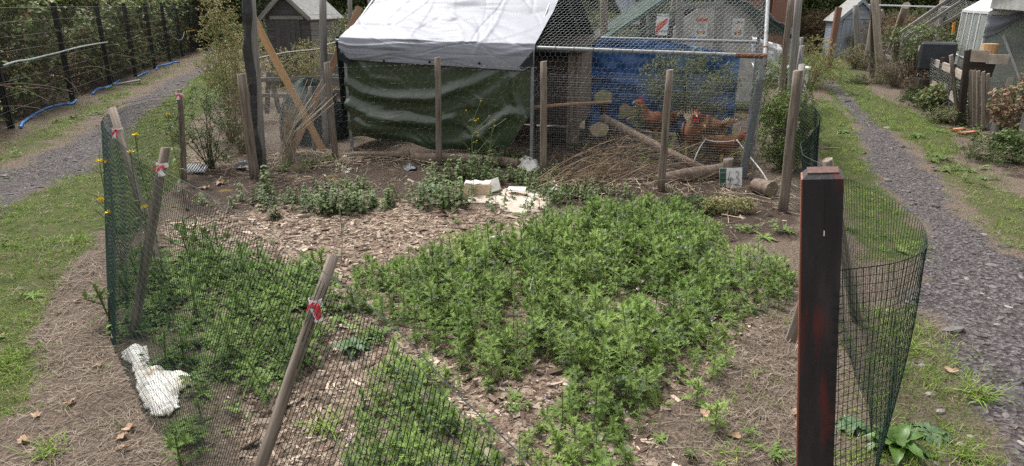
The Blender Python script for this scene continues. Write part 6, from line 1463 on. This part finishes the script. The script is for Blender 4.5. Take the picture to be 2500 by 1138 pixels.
nettle_clump('nettle_clump', 'flat green weed patch on the soil near the far stake', 680, 500, 40, .2, .14, L=.055)
nettle_clump('nettle_clump', 'two drooping nettle shoots beside the wrapped pole', 640, 470, 5, .07, .24, L=.08)
nettle_clump('nettle_clump', 'single dark nettle tuft on the wood chips', 678, 530, 6, .05, .1, L=.05)
nettle_clump('nettle_clump', 'weeds along the foot of the brushwood', 1450, 500, 70, .45, .12, L=.05, material='leaf')
nettle_clump('nettle_clump', 'green weeds between the sheet and the brushwood', 1370, 478, 50, .22, .12, L=.05)
nettle_clump('nettle_clump', 'weeds at the base of the pipe by the tarpaulin corner', 1215, 405, 24, .14, .2, L=.05)
# tall sow thistles: a stem, side branches, sparse leaves, flowers
def stalky(name, label, base, h, nb, lean, material='leaf', sm='stem', fl=None, fn=0, L=.07, cat='weed', spread=.16, fs=.012):
    b = Vector(base); t = thing(name, label, cat, b); segs = []; rr = []; T = TB(); ends = []
    top = b+Vector((lean[0], lean[1], h)); pts = [b.lerp(top, k/8)+Vector((math.sin(k*.8)*.01, 0, 0)) for k in range(9)]
    for a, c in zip(pts[:-1], pts[1:]): segs.append((a, c)); rr.append(.004)
    ends.append(pts[-1])
    for i in range(nb):
        k = random.randint(3, 8); p = pts[k]; d = rdir(random.uniform(.5, 1.2)); e = p+d*spread*random.uniform(.5, 1.2); segs.append((p, e)); rr.append(.0022); ends.append(e)
        T.pinnate(p, rdir(random.uniform(-.1, .5)), L*random.uniform(.6, 1.2), L*.35, 5, .8, random.uniform(0, .3))
    for k in range(6): T.pinnate(pts[k], rdir(random.uniform(-.1, .5)), L*1.3, L*.5, 6, .9, random.uniform(0, .3))
    a = np.array([[*x, *y] for x, y in segs]); V_, F_ = wires(a[:, :3], a[:, 3:], np.array(rr)); add('stem', new_mesh('stem', V_, F_), M[sm], t)
    v, f, tt_ = T.out(); add('leaves', new_mesh('leaves', v, f, rnd=np.clip(tt_+.3, 0, 1)), M[material], t)
    for j in range(min(fn, len(ends))):
        F_ = TB(); e = ends[j]
        for k in range(12): 
            d = rdir(random.uniform(.0, 1.2), k*.55); F_.tri(e, e+d*fs+Vector((0, 0, .003)), e+rdir(.3, k*.55+.5)*fs, random.uniform(0, .3))
        v, f, _ = F_.out(); add('flower', new_mesh('flower', v, f), M[fl or 'yellowflower'], t)
    return t
def topat(px, py, z): return G(px, py, z)
t_ = G(243, 395, .72); stalky('sow_thistle', 'yellow flowered weed outside the corner of the green mesh', Vector((t_.x+.03, t_.y-.02, 0)), .72, 9, (-.03, .02), fn=3, fs=.026, spread=.12)
for (px, py, z_, lab) in ((330, 330, .85, 'tall pale seeding weed inside the corner of the green mesh'), (318, 372, .85, 'yellow flowered weed between the first two leaning stakes'), (410, 280, .8, 'thin weed with a brown seed head against the far mesh'), (352, 508, .62, 'yellow flowered weed in front of the second leaning stake'), (265, 520, .5, 'low yellow flowered weed at the very corner of the mesh')):
    t_ = G(px, py, z_); stalky('sow_thistle', lab, (t_.x+.03, t_.y-.02, 0), z_, 8, (-.03, .02), fn=1, fs=.022, spread=.13)
stalky('seeding_thistle', 'spindly seeding thistle standing on the wood chips', G(833, 640), .62, 14, (-.02, .25), fn=0, material='olive', sm='stalk', spread=.14)
stalky('seeding_thistle', 'thin stems with white seed heads over the nettles', G(838, 520), .38, 10, (.0, .12), fl='seedhead', fn=6, material='olive', sm='stalk', fs=.022)
stalky('sow_thistle', 'sprawling weed with tiny yellow flowers in front of the green tarpaulin', G(1150, 440), .62, 16, (.03, .1), fn=7, fs=.009, spread=.26)
stalky('sow_thistle', 'taller branch of weed with yellow buds near the tarpaulin hem', G(1185, 436), .6, 10, (.1, .1), fn=4, fs=.009, spread=.2)
stalky('seeding_thistle', 'white tufted seed heads beside the cream sheet', G(1352, 500), .16, 6, (.0, .0), fl='seedhead', fn=5, material='leaf', fs=.018, spread=.1)
# rosettes of dock and teasel by the path
def rosette(name, label, base, n, L, W, material, el=(.25, 1.2), cat='plant', seg=7):
    c = Vector(base); t = thing(name, label, cat, c)
    for i in range(n):
        a = i*2.4+random.uniform(-.2, .2); q = i/n; e = el[0]+(el[1]-el[0])*q; l = L*random.uniform(.75, 1.1)*(1-.25*q); v = []; f = []
        d = rdir(e, a); side = d.cross(Vector((0, 0, 1))).normalized(); p = c+Vector((0, 0, .01)); rows = []
        for k in range(seg+1):
            s_ = k/seg; w_ = W*.5*(math.sin(math.pi*min(1, s_**.75*.95+.03))+.06)*(1+.10*math.sin(k*2.9+i)); up = side.cross(d)
            for m_ in (-1, -.5, 0, .5, 1): v.append(tuple(p+side*(w_*m_)+up*(w_*.28*abs(m_)+.006*math.sin(k*3+m_*4+i))))
            d = (d+Vector((0, 0, -.16-.05*random.random()))).normalized(); p = p+d*(l/seg)
        for k in range(seg):
            for m_ in range(4): f.append((k*5+m_, k*5+m_+1, k*5+m_+6, k*5+m_+5))
        me = new_mesh('leaf', v, f, rnd=np.full(len(v), random.uniform(.2, .8)), smooth=True); add('leaf', me, M[material], t)
    return t
rosette('dock_plant', 'bright green dock with upright crinkled leaves at the foot of the mesh', G(2185, 1092), 17, .17, .058, 'dock')
rosette('teasel_rosette', 'flat grey green rosette beside the dock', G(2272, 1062), 9, .17, .06, 'teasel', (.1, .4))
rosette('teasel_rosette', 'grey green rosette behind the mesh, next to the dock', G(2080, 1040), 8, .13, .05, 'teasel', (.1, .6))
rosette('dock_plant', 'small weed rosette at the right-hand verge', G(2400, 442), 9, .11, .03, 'dock', (.3, 1.1))
rosette('dock_plant', 'light green leafy weed in the middle of the near path verge', G(2060, 325), 12, .13, .04, 'dock', (.2, .9))
rosette('dock_plant', 'broad leaved weed at the right-hand edge of the grass', G(2240, 335), 12, .15, .045, 'dock', (.2, .9))
rosette('dock_plant', 'broad leaves standing before the nettles by the tarpaulin', G(1058, 465), 8, .16, .06, 'teasel', (.3, 1.0))
rosette('hogweed', 'dark broad leaves just behind the nearest leaning stake', G(840, 900)+Vector((0, .2, 0)), 8, .16, .045, 'teasel', (.4, 1.0))
for k, (px, py, lab) in enumerate(((1745, 1045, 'lone spiky thistle seedling on the dry grass'), (1700, 985, 'thistle at the ragged edge of the bed above the lone seedling'))):
    v, f, tn = T_thistle(.12, 14, .10, .05); c = GG(px, py); o = add('thistle_plant', new_mesh('thistle_plant', v*1.0+np.array(c)[None], f, rnd=np.clip(tn+.4, 0, 1)), M['thistle']); recentre(o); tag(o, lab, 'thistle')

# ================================================================== SMALL THINGS
fb = thing('foam_box', 'open brown stained foam box lying on its side near the sheet', 'box', GG(1165, 483))
c = GG(1166, 484); Mx = Matrix.Translation(c+Vector((0, .05, .065))) @ Matrix.Rotation(R(-4), 4, 'Z')
mb = MB(); mb.box((0, 0, 0), (.25, .13, .14), j=.006); o = mb.obj('box', M['foam'], fb, M=Mx); b_ = o.modifiers.new('b', 'BEVEL'); b_.width = .018; b_.segments = 3
mb = MB(); mb.grid(lambda u, v: Vector((-.12+u*.24, -.06+v*.13+.004*math.sin(u*20), .069+.006*math.sin(u*13+v*9))), 12, 4); o = mb.obj('white_rim', M['whiteplastic'], fb, M=Mx); solid(o, .004)
o = plank('carton_flap', GG(1210, 472)+Vector((0, .0, .015)), GG(1206, 470)+Vector((-.015, .05, .115)), .115, .006, M['mottled'], ref=(0, 1, 0)); tag(o, 'grey white carton flap leaning beside the foam box', 'carton')
def sheet_thing(name, label, outline, m, amp, hgt, n=46, cat='sheet', seed=5, flop=.0):
    P = np.array([G(*q)[:2] for q in outline]); x0, y0 = P.min(0); x1, y1 = P.max(0); REG['_t'] = P
    mb = MB(); idx = {}; X, Y = np.meshgrid(np.linspace(x0, x1, n+1), np.linspace(y0, y1, n+1)); D = sdist('_t', X, Y)+(fbm(X*9, Y*9, seed)-.5)*.04
    Z = hgt*np.clip(D/.06, 0, 1)+amp*(np.abs(fbm(X*6, Y*8, seed+3, 4)-.5)*2)+amp*.6*(fbm(X*20, Y*20, seed+9, 3)-.5)+hz(X, Y)
    for j in range(n+1):
        for i in range(n+1):
            if D[j, i] > -.01: idx[(j, i)] = len(mb.v); mb.v.append((X[j, i], Y[j, i], max(Z[j, i], hz(X[j, i], Y[j, i])+.006)))
    for j in range(n):
        for i in range(n):
            q = [(j, i), (j, i+1), (j+1, i+1), (j+1, i)]
            if all(k in idx for k in q): mb.f.append(tuple(idx[k] for k in q))
    o = mb.obj(name, M[m], smooth=True); recentre(o); solid(o, .005); return tag(o, label, cat)
sheet_thing('cream_sheet', 'dirty cream sheet spread on the ground beside the foam box', [(1125, 487), (1165, 483), (1215, 482), (1232, 462), (1270, 462), (1300, 462), (1338, 482), (1348, 494), (1330, 512), (1300, 524), (1235, 519), (1215, 508), (1190, 500), (1130, 500)], 'clothsheet', .028, .016)
mb = MB(); c = GG(1262, 480); mb.box((0, 0, 0), (.17, .12, .006), j=.004); o = mb.obj('paper', M['white'], M=Matrix.Translation(c+Vector((0, 0, .065))) @ Matrix.Rotation(R(-8), 4, 'Z')); tag(o, 'white paper lying on the cream sheet', 'paper')
sheet_thing('plastic_sheet', 'crumpled whitish plastic at the foot of the pipe post', [(1258, 398), (1280, 392), (1310, 398), (1320, 415), (1290, 420), (1262, 412)], 'mottled', .08, .05, 26, seed=15)
# crumpled cream cloth caught under the near mesh
def cloth_bag():
    out = [(296, 868), (330, 858), (360, 850), (366, 890), (372, 905), (395, 898), (405, 915), (440, 912), (480, 925), (470, 945), (440, 962), (435, 1000), (418, 1022), (380, 1020), (355, 1000), (338, 960), (330, 925), (318, 890), (300, 882)]
    P = np.array([G(*q)[:2] for q in out]); REG['_c'] = P; x0, y0 = P.min(0)-.02; x1, y1 = P.max(0)+.02; n = 90
    X, Y = np.meshgrid(np.linspace(x0, x1, n+1), np.linspace(y0, y1, n+1)); D = sdist('_c', X, Y)
    th = np.arctan2(Y-(y0+y1)/2-.12, X-(x0+x1)/2+.04); r_ = np.hypot(X-(x0+x1)/2, Y-(y0+y1)/2)
    W = fbm(X*7, Y*7, 501, 3); rdg = 1-np.abs(fbm(X*8+W, Y*8-W, 503, 2)-.5)*4; r2 = 1-np.abs(fbm(X*19, Y*15+W*3, 507, 2)-.5)*4; saw = np.mod((X*.6+Y)*9+W*3.2, 1)
    D = D+(fbm(X*30, Y*30, 511, 2)-.5)*.02
    Z = np.clip(D/.03, 0, 1)*(.010+.014*np.clip(rdg, 0, 1)**2+.018*saw*np.clip(1.6-saw*1.2, 0, 1)+.014*W); mb = MB(); idx = {}
    for j in range(n+1):
        for i in range(n+1):
            if D[j, i] > -.004: idx[(j, i)] = len(mb.v); mb.v.append((X[j, i], Y[j, i], Z[j, i]+.01+gz(X[j, i], Y[j, i])))
    for j in range(n):
        for i in range(n):
            q = [(j, i), (j, i+1), (j+1, i+1), (j+1, i)]
            if all(k in idx for k in q): mb.f.append(tuple(idx[k] for k in q))
    o = mb.obj('crumpled_cloth', M['clothwhite'], smooth=True); recentre(o); solid(o, .004); tag(o, 'crumpled cream cloth caught behind the near green mesh', 'cloth')
cloth_bag()
# black scraps, corrugated piece, stones, leaves
mb = MB(); c = GG(482, 422); mb.grid(lambda u, v: Vector((-.12+u*.24, -.09+v*.18*(1-.3*u), .03+.008*math.sin(u*50)+.05*v)), 40, 3); o = mb.obj('corrugated_scrap', M['galv'], M=Matrix.Translation(c)); solid(o, .003); tag(o, 'torn piece of corrugated sheet at the foot of the far stake', 'scrap')
for px, py, s_, lab in ((600, 412, .2, 'black plastic scrap beside the foot of the outer stake'), (1003, 412, .14, 'black plastic scrap on the soil below the tarpaulin')):
    sheet_thing('plastic_scrap', lab, [(px-s_*120, py-4), (px, py-9), (px+s_*110, py-5), (px+s_*90, py+5), (px-s_*100, py+4)], 'tank', .07, .02, 20, 'scrap', int(px))
def dead_leaf(px, py, s_, label, rot=0.0):
    c = GG(px, py); v = []; f = []; n = 16
    for k in range(n):
        g = 2*math.pi*k/n; r_ = s_*(.5+.4*abs(math.cos(g*1.5+rot)))*random.uniform(.7, 1.15); v.append((r_*math.cos(g), r_*math.sin(g)*.7, .012+s_*(.35*math.sin(g*2+rot)+.25*math.sin(g*3+2*rot))**2+.006*random.random()))
    v.append((0, 0, .008)); f = [(k, (k+1) % n, n) for k in range(n)]
    o = add('fallen_leaf', new_mesh('fallen_leaf', v, f), M['deadleaf'], None, Matrix.Translation(c) @ Matrix.Rotation(rot, 4, 'Z')); solid(o, .0015); tag(o, label, 'leaf')
for i, (px, py, s_, lab) in enumerate(((318, 1052, .045, 'large curled brown leaf close under the crumpled cloth'), (300, 1078, .04, 'pale curled leaf just below the largest one'), (92, 1025, .04, 'brown curled leaf on the dry grass near the track side'), (175, 1000, .035, 'upright brown leaf between two paler ones on the dry grass'), (6, 822, .03, 'brown leaf in the lawn at the edge of the view'), (190, 738, .03, 'brown leaf high up on the dry grass strip'), (1722, 1015, .045, 'brown leaf lying against the lone thistle seedling'), (1795, 1068, .035, 'pale leaf on the dry grass below the lone seedling'), (1940, 1010, .03, 'pale leaf beside the foot of the painted post'), (2322, 908, .04, 'orange brown curled leaf beside the gravel path'), (1452, 932, .04, 'brown leaf on the wood chips between thistles'), (540, 450, .1, 'cluster of pale dead leaves on the soil near the far stake'), (500, 462, .07, 'dead leaf left of the pale leaf cluster'), (245, 900, .035, 'long pale leaf in the middle of the dry grass'), (60, 1090, .04, 'reddish leaf at the bottom edge of the dry grass'), (300, 1105, .035, 'dark leaf by the tuft of grass at the bottom edge'))): dead_leaf(px, py, s_, lab, i*1.3)
st_me = None
def stone_thing(px, py, s_, label, m='stone'):
    v, f = T_stone(); c = GG(px, py); o = add('stone', new_mesh('stone', v*s_, f, rnd=np.full(len(v), .75), smooth=False), M[m], None, Matrix.Translation(c+Vector((0, 0, s_*.1))) @ Matrix.Rotation(px, 4, 'Z')); tag(o, label, 'stone')
for px, py, s_, lab in ((2270, 962, .05, 'dark rounded stone on the bare soil beside the mesh'), (2297, 1004, .055, 'pale flat stone just below the dark one'), (2370, 1062, .035, 'pale chip of stone near the bottom tuft'), (2345, 1085, .045, 'grey stone in the grass right of the flat rosette'), (1095, 568, .09, 'pale lump of wood lying on the chips'), (1850, 760, .07, 'grey stone where the thistles meet the dry grass'), (2435, 795, .05, 'largest flat stone in the gravel near the edge')):
    stone_thing(px, py, s_, lab, 'cutwood' if px == 1095 else 'stone')
o = plank('white_scrap', GG(1195, 585)+Vector((0, 0, .02)), GG(1228, 583)+Vector((0, 0, .035)), .03, .006, M['white'], ref=(0, 0, 1)); tag(o, 'white scrap at the edge between chips and thistles', 'scrap')
o = plank('white_label', GG(1292, 760)+Vector((0, 0, .12)), GG(1300, 742)+Vector((0, 0, .17)), .012, .002, M['white']); tag(o, 'small white plant label poking out of the thistles', 'label')
for k, (px, py, lab) in enumerate(((2335, 322, 'broken red tile at the foot of the pallet gate'), (2362, 332, 'smaller piece of red tile beside the larger one'))):
    o = plank('broken_tile', GG(px, py)+Vector((-.12, 0, .02)), GG(px, py)+Vector((.12, .05, .03)), .07, .03, M['redbrick'], ref=(0, 0, 1), j=.006); tag(o, lab, 'tile')
o = plank('fallen_stick', GG(2010, 362)+Vector((0, 0, .02)), GG(2052, 366)+Vector((0, 0, .025)), .03, .015, M['oldwood'], ref=(0, 0, 1)); tag(o, 'flat stick lying on the path beside the mesh', 'stick')

# coarse grass tussocks
def tussock(px, py, n, h, label, w_=.005):
    c = GG(px, py); T = TB()
    for i in range(n): T.blade((random.gauss(0, .03), random.gauss(0, .03), 0), rdir(random.uniform(.35, 1.35)), h*random.uniform(.5, 1.2), w_, random.uniform(.4, 1.6), random.uniform(.1, .9), 3)
    v, f, t = T.out(); o = add('grass_tussock', new_mesh('grass_tussock', v+np.array(c)[None], f, rnd=np.clip(t, 0, 1)), M['grass']); recentre(o); tag(o, label, 'grass tuft')
for px, py, n, h, lab in ((1440, 885, 70, .22, 'coarse grass tussock among the thistles by the chip patch'), (790, 1045, 60, .15, 'grass tussock just behind the nearest leaning stake'), (2385, 965, 110, .13, 'thick grass tussock at the edge of the near gravel'), (2240, 850, 60, .08, 'low grass tuft beside the bulge of the mesh'), (130, 1115, 80, .09, 'grass tuft at the very bottom of the dry grass strip'), (1600, 985, 40, .10, 'thin grass tuft where thistles meet dry grass'), (2350, 1110, 70, .08, 'grass tuft below the flat grey green rosette'), (2230, 335, 70, .14, 'bright grass tussock at the corner of the grassy path'), (1780, 1120, 30, .12, 'wispy grass at the bottom edge of the dry grass'), (190, 590, 80, .13, 'lush grass tussock on the lawn beside the mesh corner')):
    tussock(px, py, n, h, lab)
